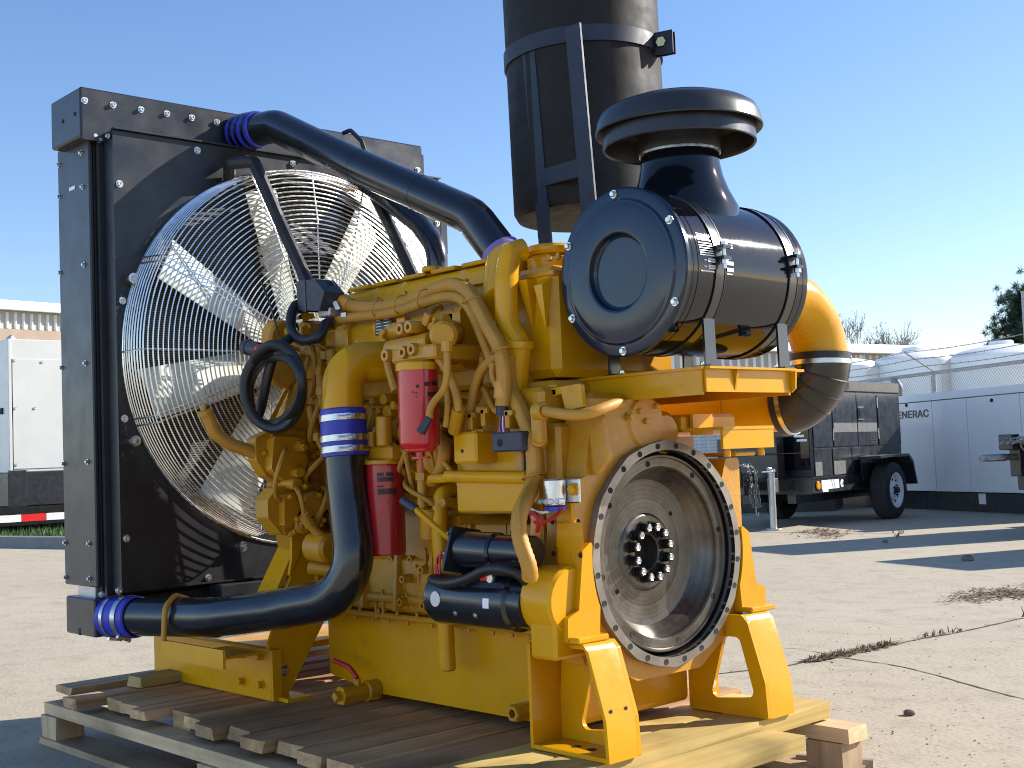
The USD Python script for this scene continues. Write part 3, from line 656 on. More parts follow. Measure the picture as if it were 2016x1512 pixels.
FWH = part(EN, 'flywheel', lathe(fw, (0, 0, 0), Xp, 96), 'steel_dish', smooth=28)
part(FWH, 'ring_gear', lathe([(.2495, -.075), (.2495, -.045), (.246, -.042)], (0, 0, 0), Xp, 96), 'steel_blued')
for k in range(8):
    a_ = math.radians(11 + 45 * k); c = np.array([-.026, .2262 * math.cos(a_), .2262 * math.sin(a_)])
    part(FWH, 'bolt_hole', lathe([(.0, .0006), (.0058, .0006), (.0075, .0012)], c, Xp, 12), 'hole_dark')
for rr_, ad in ((.140, 40), (.140, 220)):
    c = np.array([-.0885, rr_ * math.cos(math.radians(ad)), rr_ * math.sin(math.radians(ad))]); part(FWH, 'bolt_hole', cyl(c, c + [.001, 0, 0], .006, 12), 'hole_dark')
for k in range(12):
    a_ = math.radians(15 + 30 * k); c = np.array([-.080, .064 * math.cos(a_), .064 * math.sin(a_)])
    b_ = part(FWH, 'crank_bolt', join(cyl(c, c + [.005, 0, 0], .0155, 16, bev=.001), cyl(c + [.005, 0, 0], c + [.026, 0, 0], .0135, 6, bev=.002)), 'steel_dark', smooth=25)
    part(FWH, 'bolt_head_face', lathe([(0, .002), (.004, .0005), (.009, .0022), (.0100, .0004)], c + [.026, 0, 0], Xp, 6), 'steel_bright', smooth=False)

# starter mounting pad, cover plate, oil filler details on the housing side
sp = lambda *q: [at(*k, x=-.06)[1:] for k in q]
part(FH, 'starter_nose', join(cyl((-.115, -.335, -.085), (-.012, -.335, -.085), .082, 28, bev=.008), bx(-.10, -.014, -.40, -.27, -.215, -.085, .008)), 'yellow_paint', smooth=30)
part(FH, 'cover_plate', hull([at(*q, y=-.322) for q in ((1098, 1030), (1145, 1028), (1150, 1070), (1140, 1090), (1115, 1088), (1095, 1075))] + [at(*q, y=-.317) for q in ((1098, 1030), (1145, 1028), (1150, 1070), (1140, 1090), (1115, 1088), (1095, 1075))]), 'yellow_paint', smooth=False)
part(FH, 'pad', bx(-.080, -.0225, -.318, -.30, -.01, .198, .004), 'yellow_paint', smooth=25)
for q in ((1088, 1027), (1139, 1027), (1090, 1090), (1143, 1093)):
    p = at(*q, y=-.3185); part(FH, 'bolt_hole', cyl(p, p + np.array([0, -.0008, 0]), .0068, 12), 'hole_dark')
# domed casting on top of the housing (gear cover)
part(FH, 'gear_cover', join(cyl((-.13, -.05, .325), (-.015, -.05, .325), .075, 28, bev=.015), cyl((-.12, .04, .30), (-.03, .04, .30), .055, 24, bev=.012), bx(-.13, -.03, -.235, -.10, .22, .40, .015)), 'yellow_casting', smooth=30)
for q in ((1237, 820), (1256, 810), (1268, 829), (1288, 800)):
    p = at(*q, x=-.02); part(FH, 'bolt', hexbolt(p, Xp, .013, .014), 'yellow_casting')
for q in ((1129, 862), (1151, 913), (1137, 822)):
    p = at(*q, y=-.236); part(FH, 'bolt', hexbolt(p, Ym, .016, .012), 'yellow_casting')
part(FH, 'bolt', hexbolt(at(1130, 963, y=-.327), Ym, .018, .014), 'yellow_paint')
part(FH, 'right_top_plate', bx(-.125, -.005, .285, .372, .232, .243, .003), 'yellow_paint', smooth=False)

# chromed relay bolted on the housing side
rc = at(1092, 968, y=-.352)
RL = part(EN, 'starter_relay', join(cyl(rc - [0, 0, .034], rc + [0, 0, .030], .026, 24, bev=.004)), 'zinc')
part(RL, 'relay_bracket', bx(rc[0] - .004, rc[0] + .055, -.326, -.319, rc[2] - .028, rc[2] + .03, .003), 'zinc', smooth=False)
part(RL, 'relay_base', cyl(rc - [0, 0, .044], rc - [0, 0, .0345], .026, 20), 'blue_silicone')
for dx in (-.032, -.012, .012, .032):
    q = rc + [dx, -.022 if abs(dx) < .02 else -.006, -.022]; part(RL, 'terminal', join(cyl(q, q + [0, -.018, 0], .007, 8), cyl(q + [0, -.018, 0], q + [0, -.022, 0], .004, 8)), 'zinc')
part(EN, 'wire', sweep(spline([rc + [.0, -.024, -.045], at(1060, 1008, y=-.37), at(1045, 1000, y=-.36), at(1044, 985, y=-.34)]), .0035, 6), 'label_white')
part(EN, 'wire', sweep(spline([rc + [.03, -.01, -.04], at(1095, 1015, y=-.35), at(1062, 1030, y=-.35), at(1045, 1005, y=-.33)]), .0045, 6), 'red_plastic')
part(EN, 'wire', sweep(spline([at(1040, 1008, y=-.36), at(1060, 1022, y=-.38), at(1058, 1045, y=-.36)]), .006, 6), 'red_plastic')
part(EN, 'cable_loom', join(pipe([at(1058, 1010, y=-.33), at(1058, 1040, y=-.34), at(1050, 1080, y=-.34)], .016, .05, 12)), 'orange_tape')

# --- rear feet: boxed steel legs
def leg(sy):
    yo, yi = (-.357, -.262) if sy < 0 else (.340, .240)                  # outer and inner edge of the front plate
    out = []
    xf_ = [(.035, -.182), (.055, -.30), (.060, -.436)]
    prof = [(-.13, -.182), (.030, -.178), (.048, -.195), (.095, -.345), (.100, -.436), (-.155, -.436), (-.155, -.40)]
    win = rpoly([(-.03, -.235), (.02, -.235), (.062, -.385), (-.085, -.400), (-.07, -.36)], .018)
    side = rpoly(prof, .004).difference(win)
    p1 = prism(side, 'y', min(yi, yi - sy * .012), max(yi, yi - sy * .012))
    p2 = None
    # front plate: a bent strip
    F0 = [(.030, -.178), (.048, -.195), (.095, -.345), (.100, -.436)]
    t = .010; V = []; 
    strip = Polygon(F0 + [(x - t, z) for x, z in F0[::-1]])
    p3 = prism(strip, 'y', min(yo, yi) + .0005, max(yo, yi) - .0005)
    p4 = bx(-.155, .09, min(yo, yi) + .001, max(yo, yi) - .001, -.436, -.426)
    p5 = bx(-.13, .034, min(yo, yi) + .001, max(yo, yi) - .001, -.190, -.181)
    p6 = hull([(-.155, yo, -.435), (-.145, yo, -.435), (-.155, yo, -.19), (-.145, yo, -.19), (-.155, yi - sy * .013, -.435), (-.145, yi - sy * .013, -.435), (-.155, yi - sy * .013, -.19), (-.145, yi - sy * .013, -.19)])
    return join(p1, p3, p4, p5, p6)
for sy in (-1, 1):
    L_ = part(EN, 'rear_leg', leg(sy), 'yellow_paint', smooth=40)
    part(L_, 'leg_bracket', join(prism(rpoly([(sy * .27, -.176), (sy * .375, -.176), (sy * .372, -.12), (sy * .335, -.105), (sy * .315, .03), (sy * .285, .05), (sy * .26, -.05)], .006).difference(Point(0, 0).buffer(.2845, quad_segs=24)), 'x', -.021, .003), bx(-.02, .034, min(sy * .27, sy * .372), max(sy * .27, sy * .372), -.177, -.163, .003)), 'yellow_paint', smooth=25)
    for yy in (.285, .335) if sy < 0 else ():
        part(L_, 'bolt_hole', cyl((.0895, sy * yy, -.325), (.0907, sy * yy, -.325), .0045, 10), 'hole_dark')
        part(L_, 'bolt_hole', cyl((-.05 + (yy - .285), sy * .31, -.4262), (-.05 + (yy - .285), sy * .31, -.4252), .012, 12), 'hole_dark')

# --- front support: side plate and gusseted crossmember
fp0, fp1 = at(304, 1337, y=-.43), at(535, 1383, y=-.43)
FS = part(EN, 'front_support', join(bx(fp0[0], fp1[0], -.43, -.415, DZ + .001, -.285, .003), bx(fp0[0] + .002, fp1[0] - .002, -.414, -.395, -.297, -.286), bx(fp1[0] + .001, fp1[0] + .010, -.43, -.40, DZ + .002, -.286)), 'yellow_paint', smooth=False)
gus = Polygon([(-.425, DZ + .012), (-.36, DZ + .012), (-.21, -.20), (-.16, .02), (-.22, .10), (-.28, .04), (-.36, -.12), (-.425, -.27)]).difference(Point(-.375, -.355).buffer(.020))
part(FS, 'gusset_plate', prism(gus, 'x', fp1[0] - .03, fp1[0] - .018), 'yellow_paint', smooth=False)
part(FS, 'gusset_plate', prism([(.42, DZ + .012), (.36, DZ + .012), (.21, -.20), (.16, .02), (.42, -.27)], 'x', fp1[0] - .03, fp1[0] - .018), 'yellow_paint', smooth=False)
part(FS, 'foot_plate', bx(fp1[0] - .06, fp1[0] + .06, -.412, -.33, DZ + .001, DZ + .012), 'yellow_paint', smooth=False)
part(FS, 'gusset_flange', hull([(fp1[0] - .11, -.30, .05), (fp1[0] - .03, -.29, .06), (fp1[0] - .14, -.43, -.20), (fp1[0] - .031, -.43, -.20), (fp1[0] - .11, -.285, .05), (fp1[0] - .03, -.275, .06), (fp1[0] - .14, -.415, -.20), (fp1[0] - .031, -.415, -.20)]), 'yellow_paint', smooth=False)
part(FS, 'cross_beam', bx(fp0[0] + .01, fp1[0] - .2, -.36, .36, -.33, -.31, .003), 'yellow_paint', smooth=False)
part(FS, 'far_plate', bx(fp0[0], fp1[0], .415, .43, DZ + .001, -.285), 'yellow_paint', smooth=False)
for q in ((477, 1288), (514, 1292), (478, 1340), (516, 1347)):
    part(FS, 'bolt', hexbolt(at(*q, y=-.43), Ym, .019, .018), 'yellow_paint')

# --- front timing cover, pumps
tcp = [at(*q, x=-1.23)[1:] for q in ((505, 855), (520, 850), (560, 800), (600, 640), (640, 605), (690, 600))]
TC = part(EN, 'timing_cover', join(prism(rpoly([(-.30, -.14), (.27, -.14), (.27, .60), (.10, .70), (-.14, .70), (-.25, .60), (-.33, .40), (-.36, .20)], .04), 'x', -1.30, -1.221), bx(-1.26, -1.20, -.26, .2, -.17, .70, .01)), 'yellow_casting', smooth=30)
part(TC, 'damper', join(cyl((-1.37, 0, 0), (-1.30, 0, 0), .20, 40, bev=.01), cyl((-1.42, 0, 0), (-1.37, 0, 0), .09, 30, bev=.006)), 'black_satin')
# fan drive pulley bracket, belt
part(TC, 'fan_drive', join(cyl((FX + .10, 0, .63), (-1.30, 0, .63), .05, 24), cyl((-1.50, 0, .63), (-1.42, 0, .63), .11, 32, bev=.008), bx(-1.33, -1.28, -.10, .10, .5, .72, .01)), 'yellow_casting')
part(TC, 'drive_belt', join(hull([(-1.46, -.112, .63), (-1.43, -.112, .63), (-1.46, -.105, .63), (-1.43, -.105, .63), (-1.46, -.205, 0.02), (-1.43, -.205, .02), (-1.46, -.196, .02), (-1.43, -.196, .02)]), hull([(-1.46, .112, .63), (-1.43, .112, .63), (-1.46, .105, .63), (-1.43, .105, .63), (-1.46, .205, 0.02), (-1.43, .205, .02), (-1.46, .196, .02), (-1.43, .196, .02)])), 'black_rubber')
# water pump / accessory housing at the left front corner
def poly_at(xx, th, pts, r=.012):
    return prism(rpoly([at(*q, x=xx)[1:] for q in pts], r), 'x', xx - th, xx)
WP = part(EN, 'water_pump', join(poly_at(-1.18, .05, ((503, 862), (545, 842), (600, 850), (612, 905), (603, 950), (570, 960), (525, 938), (505, 905))), poly_at(-1.14, .04, ((540, 858), (592, 862), (606, 905), (598, 940), (560, 945), (535, 925)), .015)), 'yellow_casting', smooth=30)
for q in ((520, 892), (538, 927), (617, 899), (605, 930), (535, 860)):
    part(WP, 'bolt', hexbolt(at(*q, x=-1.178), Xp, .013, .012), 'yellow_casting')
part(WP, 'pipe_stub', cyl(at(580, 932, x=-1.14), at(592, 930, x=-1.10), .014, 14), 'yellow_casting')
part(EN, 'coolant_neck', join(pipe([at(505, 893, x=-1.20), at(455, 875, x=-1.22), at(425, 855, x=-1.23), at(405, 812, x=-1.23)], [.020, ] * 1 and .0195, .05, 16), cyl(at(406, 818, x=-1.23), at(403, 808, x=-1.23), .024, 16), cyl(at(403, 808, x=-1.23), at(401, 796, x=-1.23), .007, 10)), 'yellow_hose')
GP = part(EN, 'oil_pump', join(poly_at(-1.16, .07, ((545, 960), (590, 950), (625, 968), (640, 1010), (628, 1050), (590, 1055), (555, 1052), (528, 1020), (527, 985)), .015), cyl(at(608, 990, x=-1.16), at(620, 992, x=-1.11), .038, 20, bev=.006), cyl(at(590, 1030, x=-1.16), at(600, 1032, x=-1.12), .030, 18, bev=.006), poly_at(-1.13, .03, ((560, 975), (580, 968), (592, 1000), (575, 1040), (560, 1035)), .006)), 'yellow_casting', smooth=30)
for q in ((570, 978), (628, 975), (600, 958), (583, 1022), (578, 1048), (636, 1024), (595, 990)):
    part(GP, 'bolt', hexbolt(at(*q, x=-1.10), Xp, .011, .012), 'yellow_casting')
part(GP, 'hydraulic_hose', join(pipe([at(600, 1018, x=-1.08), at(620, 1045, x=-1.07), at(655, 1070, x=-1.05)], .013, .06, 12), cyl(at(598, 1014, x=-1.08), at(612, 1034, x=-1.075), .017, 12)), 'yellow_hose')
part(GP, 'filter_housing', join(cyl(at(615, 1075, x=-1.12), at(655, 1080, x=-1.02), .045, 20, bev=.01), cyl(at(610, 1118, x=-1.1), at(655, 1122, x=-1.04), .02, 14)), 'yellow_casting')
part(GP, 'front_bracket', poly_at(-1.20, .012, ((575, 1055), (605, 1052), (570, 1140), (562, 1180), (575, 1100)), .003), 'yellow_paint', smooth=False)
for i in range(46):
    q = (rnd.uniform(545, 690), rnd.uniform(610, 1060)); X0 = -1.16 + rnd.uniform(-.03, .05); p = at(*q, x=X0)
    if p[1] < -.38 or p[1] > -.15: continue
    part(TC, 'fitting', cyl(p - [.08, 0, 0], p + [.012, rnd.uniform(-.01, .01), rnd.uniform(-.01, .01)], rnd.uniform(.007, .022), 6 if i % 2 else 14, bev=.003), 'yellow_casting')
for i in range(10):
    x_, y_ = rnd.uniform(560, 660), rnd.uniform(650, 980)
    part(TC, 'oil_line', sweep(spline([at(x_, y_, x=-1.14), at(x_ + rnd.uniform(-15, 15), y_ + 25, x=-1.08), at(x_ + rnd.uniform(-20, 20), y_ + 60, x=-1.10), at(x_ + rnd.uniform(-20, 20), y_ + 95, x=-1.16)], 6), .008, 8), 'yellow_hose')
# vertical hoses between harness and inlet elbow
for pts, r_ in ((((628, 680), (630, 730), (632, 770), (640, 810)), .012), (((650, 690), (652, 740), (650, 790), (660, 830)), .014), (((610, 800), (625, 860), (640, 890)), .011), (((560, 660), (600, 690), (640, 700)), .012)):
    hh = part(EN, 'hose', sweep(spline([at(*q, y=-.30) for q in pts]), r_, 10), 'yellow_hose')
    for q in pts[1:3]:
        p = at(*q, y=-.30); part(hh, 'hose_fitting', cyl(p + [0, 0, .012], p - [0, 0, .012], r_ + .005, 6), 'yellow_casting')
part(EN, 'sensor_plug', hull([at(x_, y_, y=-.27 + z_) for x_, y_ in ((640, 688), (652, 690), (650, 708), (638, 702)) for z_ in (-.02, .01)]), 'grey_plastic', smooth=False)
part(EN, 'wire', sweep(spline([at(585, 690, y=-.30), at(610, 680, y=-.31), at(630, 680, y=-.31), at(645, 690, y=-.29)]), .003, 6), 'yellow_hose')

# --- red fuel filters
def filt(px_top, px_bot, y, r, m, cap=True):
    t_, b_ = at(*px_top, y=y), at(*px_bot, y=y); b_[0] = t_[0]; H = t_[2] - b_[2]
    f_ = part(EN, 'fuel_filter', lathe([(0, 0), (r * .70, 0), (r * .76, .003), (r * .78, .008), (r * .96, .018), (r, .024), (r, H), (0, H)] if cap else [(0, 0), (r * .92, 0), (r, .008), (r, H - .006), (r * .97, H), (0, H)], b_, Zp, 40), m, smooth=30)
    return f_, t_, b_, H
f_, t_, b_, H = filt((822, 727), (822, 890), -.42, .052, 'red_paint')
part(f_, 'filter_head', join(lathe([(0, 0), (.056, 0), (.056, .018), (.052, .022), (0, .022)], t_ + [0, 0, -.004], Zp, 40)), 'yellow_paint')
part(f_, 'drain_cock', join(cyl(b_, b_ - [0, 0, .018], .012, 10), cyl(b_ - [0, 0, .012], b_ - [0, 0, .018], .026, 8), cyl(b_ - [0, 0, .018], b_ - [0, 0, .05], .006, 8)), 'red_paint')
aC = math.atan2(CAM[1] - t_[1], CAM[0] - t_[0])
a_, u_, w_ = frame(Zp)
def cyl_ang(az):
    d = np.array([math.cos(az), math.sin(az), 0]); return math.atan2(d @ w_, d @ u_)
base_a = cyl_ang(aC)
for da0, da1, h0, h1 in ((.30, .60, .83, .78), (.70, 1.15, .84, .79), (.45, 1.15, .71, .655), (-.10, .05, .80, .76), (-.30, -.22, .72, .70), (-.15, -.05, .71, .69), (-.14, -.04, .66, .645)):
    part(f_, 'print', patch(b_, Zp, .0525, base_a + da0, base_a + da1, H * h1, H * h0, 8), 'red_print', smooth=True)
f2, t2, b2, H2 = filt((757, 914), (765, 1092), -.33, .052, 'dark_red_paint', False)
base2 = cyl_ang(math.atan2(CAM[1] - t2[1], CAM[0] - t2[0]))
for da0, da1, h0, h1 in ((-.42, -.05, .91, .87), (.05, .5, .91, .87), (-.42, .5, .86, .81), (-.42, -.1, .77, .75), (-.42, .02, .735, .67), (.04, .58, .735, .67)):
    part(f2, 'print', patch(b2, Zp, .0525, base2 + da0, base2 + da1, H2 * h1, H2 * h0, 8), 'red_print', smooth=True)
part(f2, 'filter_head', join(cyl(t2, t2 + [0, 0, .012], .056, 30, bev=.002), bx(t2[0] - .05, t2[0] + .07, -.36, -.24, t2[2] + .0121, t2[2] + .05, .006), cyl(t2 + [.03, -.02, .05], t2 + [.03, -.02, .13], .022, 18, bev=.003), cyl(t2 + [-.03, -.02, .05], t2 + [-.03, -.02, .09], .016, 14)), 'yellow_casting', smooth=30)
# fuel filter base: two stacked manifolds with bolts and banjo fittings
fy = -.42
FB = part(EN, 'filter_base', join(cyl(at(768, 690, y=-.40), at(850, 672, y=-.40), .026, 20, bev=.004), cyl(at(765, 655, y=-.38), at(880, 632, y=-.36), .020, 16, bev=.003), bx(*(lambda p, q: (p[0], q[0], -.43, -.25, p[2] - .012, p[2] + .026))(at(775, 708, y=-.42), at(862, 700, y=-.42)), .006), cyl(at(872, 660, y=-.40), at(890, 657, y=-.28), .036, 24, bev=.008),
      bx(*(lambda p: (p[0] - .06, p[0] + .07, -.37, -.25, p[2] - .05, p[2] + .05))(at(825, 670, y=-.31)), .01)), 'yellow_casting', smooth=30)
for q in ((795, 648), (812, 644), (766, 700), (800, 694), (818, 688)):
    p = at(*q, y=-.425); part(FB, 'fitting', lathe([(.007, .0), (.007, .016), (.015, .016), (.0165, .012), (.0165, -.04)], p, Ym, 14), 'yellow_casting')
for q0, q1, r_ in (((838, 640), (845, 618), .013), ((853, 632), (858, 625), .006), ((760, 660), (752, 655), .014), ((848, 646), (860, 640), .013)):
    part(FB, 'fitting', cyl(at(*q0, y=-.40), at(*q1, y=-.40), r_, 6, bev=.002), 'yellow_casting', smooth=False)
for pts, r_, yy in ((((880, 690), (880, 740), (874, 765), (855, 790), (846, 825)), .009, -.45), (((862, 705), (885, 740), (898, 775), (903, 810)), .011, -.40), (((880, 765), (882, 800), (878, 840)), .009, -.40), (((760, 690), (768, 730), (780, 770)), .013, -.36)):
    part(EN, 'fuel_line', sweep(spline([at(*q, y=yy) for q in pts]), r_, 10), 'yellow_hose')
part(EN, 'fuel_line_fitting', cyl(at(880, 692, y=-.45), at(880, 672, y=-.45), .014, 10), 'yellow_casting'); part(EN, 'fuel_line_fitting', cyl(at(903, 805, y=-.40), at(895, 850, y=-.38), .017, 10), 'yellow_casting')
part(EN, 'capped_lead', cyl(at(845, 822, y=-.476), at(828, 852, y=-.49), .010, 12, r1=.013, bev=.002), 'grey_plastic')
part(EN, 'capped_lead', cyl(at(792, 985, y=-.40), at(820, 1003, y=-.40), .012, 12, bev=.003), 'grey_plastic')
part(EN, 'dipstick_tube', pipe([at(818, 1002, y=-.40), at(860, 1040, y=-.38), at(905, 1075, y=-.34)], .0085, .1, 10), 'yellow_paint')

# --- side casting clutter between the filters and the block
CL = part(EN, 'fuel_pump', join(cyl(at(735, 850, y=-.26), at(800, 845, y=-.26), .045, 20, bev=.008), bx(-.86, -.60, -.29, -.226, .30, .42, .012), cyl(at(870, 900, y=-.28), at(870, 900, y=-.22), .055, 24, bev=.008), bx(-.70, -.52, -.285, -.226, .20, .30, .01)), 'yellow_casting', smooth=30)
for i in range(26):
    q = (rnd.uniform(722, 900), rnd.uniform(770, 1000)); p = at(*q, y=-.305)
    part(CL, 'fitting', cyl(p + np.array([0, .07, 0]), p + np.array([rnd.uniform(-.01, .01), -.012, rnd.uniform(-.01, .01)]), rnd.uniform(.008, .018), 6 if i % 2 else 12, bev=.002), 'yellow_casting')
for i in range(14):
    x_, y_ = rnd.uniform(725, 880), rnd.uniform(790, 960)
    part(CL, 'fuel_line', sweep(spline([at(x_, y_, y=-.27), at(x_ + rnd.uniform(-25, 25), y_ + rnd.uniform(10, 30), y=-.325), at(x_ + rnd.uniform(-20, 30), y_ + rnd.uniform(40, 65), y=-.32), at(x_ + rnd.uniform(-20, 30), y_ + rnd.uniform(80, 95), y=-.25)], 6), .007, 8), 'yellow_hose')
part(EN, 'valve_body', join(cyl(at(830, 905, y=-.31), at(832, 1000, y=-.31), .014, 14, bev=.002), cyl(at(846, 1000, y=-.30), at(846, 1060, y=-.29), .026, 16, bev=.004), cyl(at(832, 930, y=-.31), at(832, 945, y=-.31), .022, 6)), 'yellow_casting')
part(EN, 'hose', sweep(spline([at(862, 860, y=-.30), at(875, 890, y=-.32), at(868, 925, y=-.31), at(845, 945, y=-.29)]), .018, 12), 'yellow_hose')
part(EN, 'drain_tube', pipe([at(905, 958, y=-.22), at(868, 968, y=-.28), at(864, 1040, y=-.285), at(876, 1200, y=-.285), at(882, 1318, y=-.285)], .0215, [0, .05, .2, .2, 0], 20), 'yellow_paint')
pe = at(882, 1316, y=-.285)
part(EN, 'tube_mouth', cyl(pe - [0, 0, .004], pe - [0, 0, .005], .017, 14), 'hole_dark')
# controller boxes on the block side
def side_box(x0, y0, x1, y1, yf, yb, m='yellow_paint', b=.005, nm='side_box'):
    p, q = at(x0, y0, y=yf), at(x1, y1, y=yf); return bx(p[0], q[0], yf, yb, min(p[2], q[2]), max(p[2], q[2]), b)
SB = part(EN, 'oil_cooler', join(side_box(897, 945, 1040, 1010, -.33, -.226), cyl(at(880, 938, y=-.335), at(1040, 940, y=-.335), .0155, 16, bev=.002), cyl(at(848, 943, y=-.335), at(885, 941, y=-.335), .012, 12), side_box(897, 880, 1040, 935, -.305, -.226), side_box(915, 800, 1045, 885, -.275, -.226)), 'yellow_paint', smooth=30)
part(SB, 'rib', hull([at(*q, y=-.31) for q in ((905, 1030), (1035, 1030))] + [at(*q, y=-.24) for q in ((905, 1012), (1040, 1012), (905, 1033), (1035, 1033))]), 'yellow_casting', smooth=False)
JB = part(EN, 'junction_box', side_box(890, 852, 938, 912, -.375, -.30, b=.006), 'yellow_paint', smooth=25)
p = at(910, 888, y=-.3755); part(JB, 'screw_hole', cyl(p, p + np.array([0, -.0006, 0]), .005, 10), 'hole_dark')
part(JB, 'connector', join(*[cyl(at(938 + 6 * k, 845, y=-.345), at(938 + 6 * k, 905, y=-.345), .006, 8) for k in range(3)]), 'yellow_casting')
EB = part(EN, 'plug_block', side_box(966, 852, 1026, 888, -.385, -.335, b=.004), 'grey_plastic', smooth=25)
p = at(984, 872, y=-.3855); part(EB, 'screw_hole', cyl(p, p + np.array([0, -.0008, 0]), .009, 12), 'hole_dark')
for k in range(7):
    part(EB, 'wire', sweep(spline([at(980 + 4 * k, 852, y=-.36), at(982 + 3 * k + rnd.uniform(-3, 3), 838, y=-.355), at(984 + 2.4 * k, 815, y=-.35)]), .0026, 5), ('reflector_red', 'orange_tape', 'blue_silicone', 'label_white', 'red_plastic', 'weed', 'label_black')[k])
part(EN, 'cable_boot', cyl(at(989, 818, y=-.35), at(989, 800, y=-.35), .016, 14), 'grey_plastic')
for q in ((960, 822), (1008, 826), (935, 830)):
    p = at(*q, y=-.345); part(EN, 'cable_clip', join(bx(p[0] - .012, p[0] + .004, -.36, -.32, p[2] - .022, p[2] + .022, .003), bx(p[0] - .012, p[0] + .016, -.36, -.352, p[2] + .010, p[2] + .022)), 'yellow_casting', smooth=False)

# --- wiring harness along the rocker cover and down to the controller
HY = -.28
def harness(pts, r, m='yellow_hose', n=12, ribs=0):
    P = spline([at(x_, y_, y=v_) for x_, y_, v_ in pts], 10)
    rr = r if not ribs else r * (1 + .06 * (np.arange(len(P)) % 2))
    return sweep(P, rr, n)
hs = part(EN, 'wiring_harness', harness(((682, 598, -.26), (720, 606, -.27), (770, 602, -.27), (830, 582, -.27), (880, 562, -.27), (915, 568, -.28), (940, 600, -.30), (965, 650, -.33), (985, 690, -.34), (992, 740, -.345), (990, 800, -.35)), .0195), 'yellow_hose')
part(EN, 'wiring_harness', harness(((662, 634, -.28), (720, 622, -.285), (780, 614, -.285), (840, 594, -.285), (890, 584, -.285), (920, 600, -.30), (945, 650, -.31), (965, 700, -.33), (980, 740, -.335)), .0145), 'yellow_hose')
part(EN, 'wiring_harness', harness(((990, 700, -.33), (960, 715, -.335), (940, 745, -.335), (928, 800, -.34), (918, 850, -.345)), .0125), 'yellow_hose')
part(EN, 'wiring_harness', harness(((948, 700, -.30), (945, 745, -.30), (938, 790, -.31), (945, 770, -.31), (965, 790, -.33), (985, 800, -.35)), .009), 'yellow_hose')
part(EN, 'wiring_harness', harness(((972, 715, -.345), (972, 745, -.35), (985, 775, -.352), (988, 800, -.35)), .009), 'yellow_hose')
part(EN, 'wiring_harness', harness(((1000, 700, -.30), (1005, 760, -.31), (1030, 820, -.335), (1048, 880, -.345), (1050, 940, -.35), (1035, 985, -.405), (1022, 1020, -.445), (1025, 1065, -.455), (1040, 1110, -.455), (1043, 1138, -.445)), .0185, ribs=1), 'yellow_hose')
tp = part(EN, 'tape_wrap', cyl(at(990, 752, y=-.3455), at(989, 785, y=-.3495), .0215, 14), 'orange_tape')
for x_, y_, yy in ((747, 608, -.285), (790, 600, -.29), (836, 588, -.29), (930, 592, -.30), (988, 690, -.345), (1048, 938, -.355)):
    p = at(x_, y_, y=yy); part(EN, 'cable_tie', ring(p, (1, 0, -.3) if x_ < 900 else (.3, 0, -1), .026, .0022, 20, 5), 'yellow_casting')
part(EN, 'bracket_strip', bx(*(lambda p: (p[0] - .018, p[0] + .018, -.268, -.263, p[2] - .05, p[2] + .05))(at(790, 628, y=-.265))), 'yellow_paint', smooth=False)
# small fittings row on the housing at right of the harness
part(EN, 'speed_sensor', join(cyl(at(1055, 812, y=-.35), at(1072, 808, y=-.35), .022, 16, bev=.003), bx(*(lambda p: (p[0] - .022, p[0] + .012, -.36, -.33, p[2] - .07, p[2] + .01))(at(1060, 815, y=-.35)), .006), cyl(at(1060, 865, y=-.35), at(1065, 870, y=-.32), .018, 12)), 'yellow_casting')
part(EN, 'hose', sweep(spline([at(1072, 808, y=-.35), at(1110, 815, y=-.345), at(1150, 815, y=-.33), at(1190, 803, y=-.28), at(1222, 795, y=-.2)]), .0135, 12), 'yellow_hose')
part(EN, 'rear_bracket', join(prism(rpoly([at(*q, y=-.25)[[0, 2]] for q in ((1060, 770), (1150, 755), (1155, 800), (1120, 808), (1112, 775), (1070, 788))], .004), 'y', -.262, -.25), bx(-.30, -.12, -.262, -.20, .40, .412)), 'yellow_paint', smooth=False)
part(EN, 'side_panel', prism(rpoly([at(*q, y=-.238)[[0, 2]] for q in ((1120, 820), (1190, 815), (1205, 900), (1180, 935), (1115, 930))], .01), 'y', -.25, -.2355), 'yellow_casting', smooth=False)
part(EN, 'corner_casting', join(bx(-.26, -.13, -.30, -.20, .20, .42, .012), bx(-.22, -.19, -.315, -.30, .21, .40, .004), bx(-.16, -.135, -.32, -.29, .14, .36, .004)), 'yellow_casting', smooth=25)
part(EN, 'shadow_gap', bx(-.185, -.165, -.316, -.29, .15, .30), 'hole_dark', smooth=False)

# --- starter motor
sy_, sz_ = -.365, -.095
sx0, sx1 = at(868, 1160, y=sy_)[0], at(1035, 1165, y=sy_)[0] + .035
ST = part(EN, 'starter_motor', lathe([(0, 0), (.048, 0), (.066, .010), (.069, .02), (.069, (sx1 - sx0) * .86), (.060, (sx1 - sx0) * .88), (.058, sx1 - sx0), (0, sx1 - sx0)], (sx0, sy_, sz_), Xp, 40), 'black_pipe', smooth=30)
ux0, ux1 = at(905, 1080, y=-.40)[0], at(1030, 1085, y=-.40)[0]; uz = at(960, 1086, y=-.40)[2]
part(ST, 'solenoid', join(cyl((ux0, -.385, uz), (ux1 - .10, -.385, uz), .046, 28, bev=.006), cyl((ux1 - .10, -.385, uz), (ux1 + .02, -.385, uz), .040, 28, bev=.004)), 'black_pipe')
part(ST, 'solenoid_plate', prism(rpoly([(-.455, uz - .045), (-.36, uz - .062), (-.325, uz + .045), (-.42, uz + .062)], .008), 'x', ux0 - .008, ux0), 'black_satin', smooth=False)
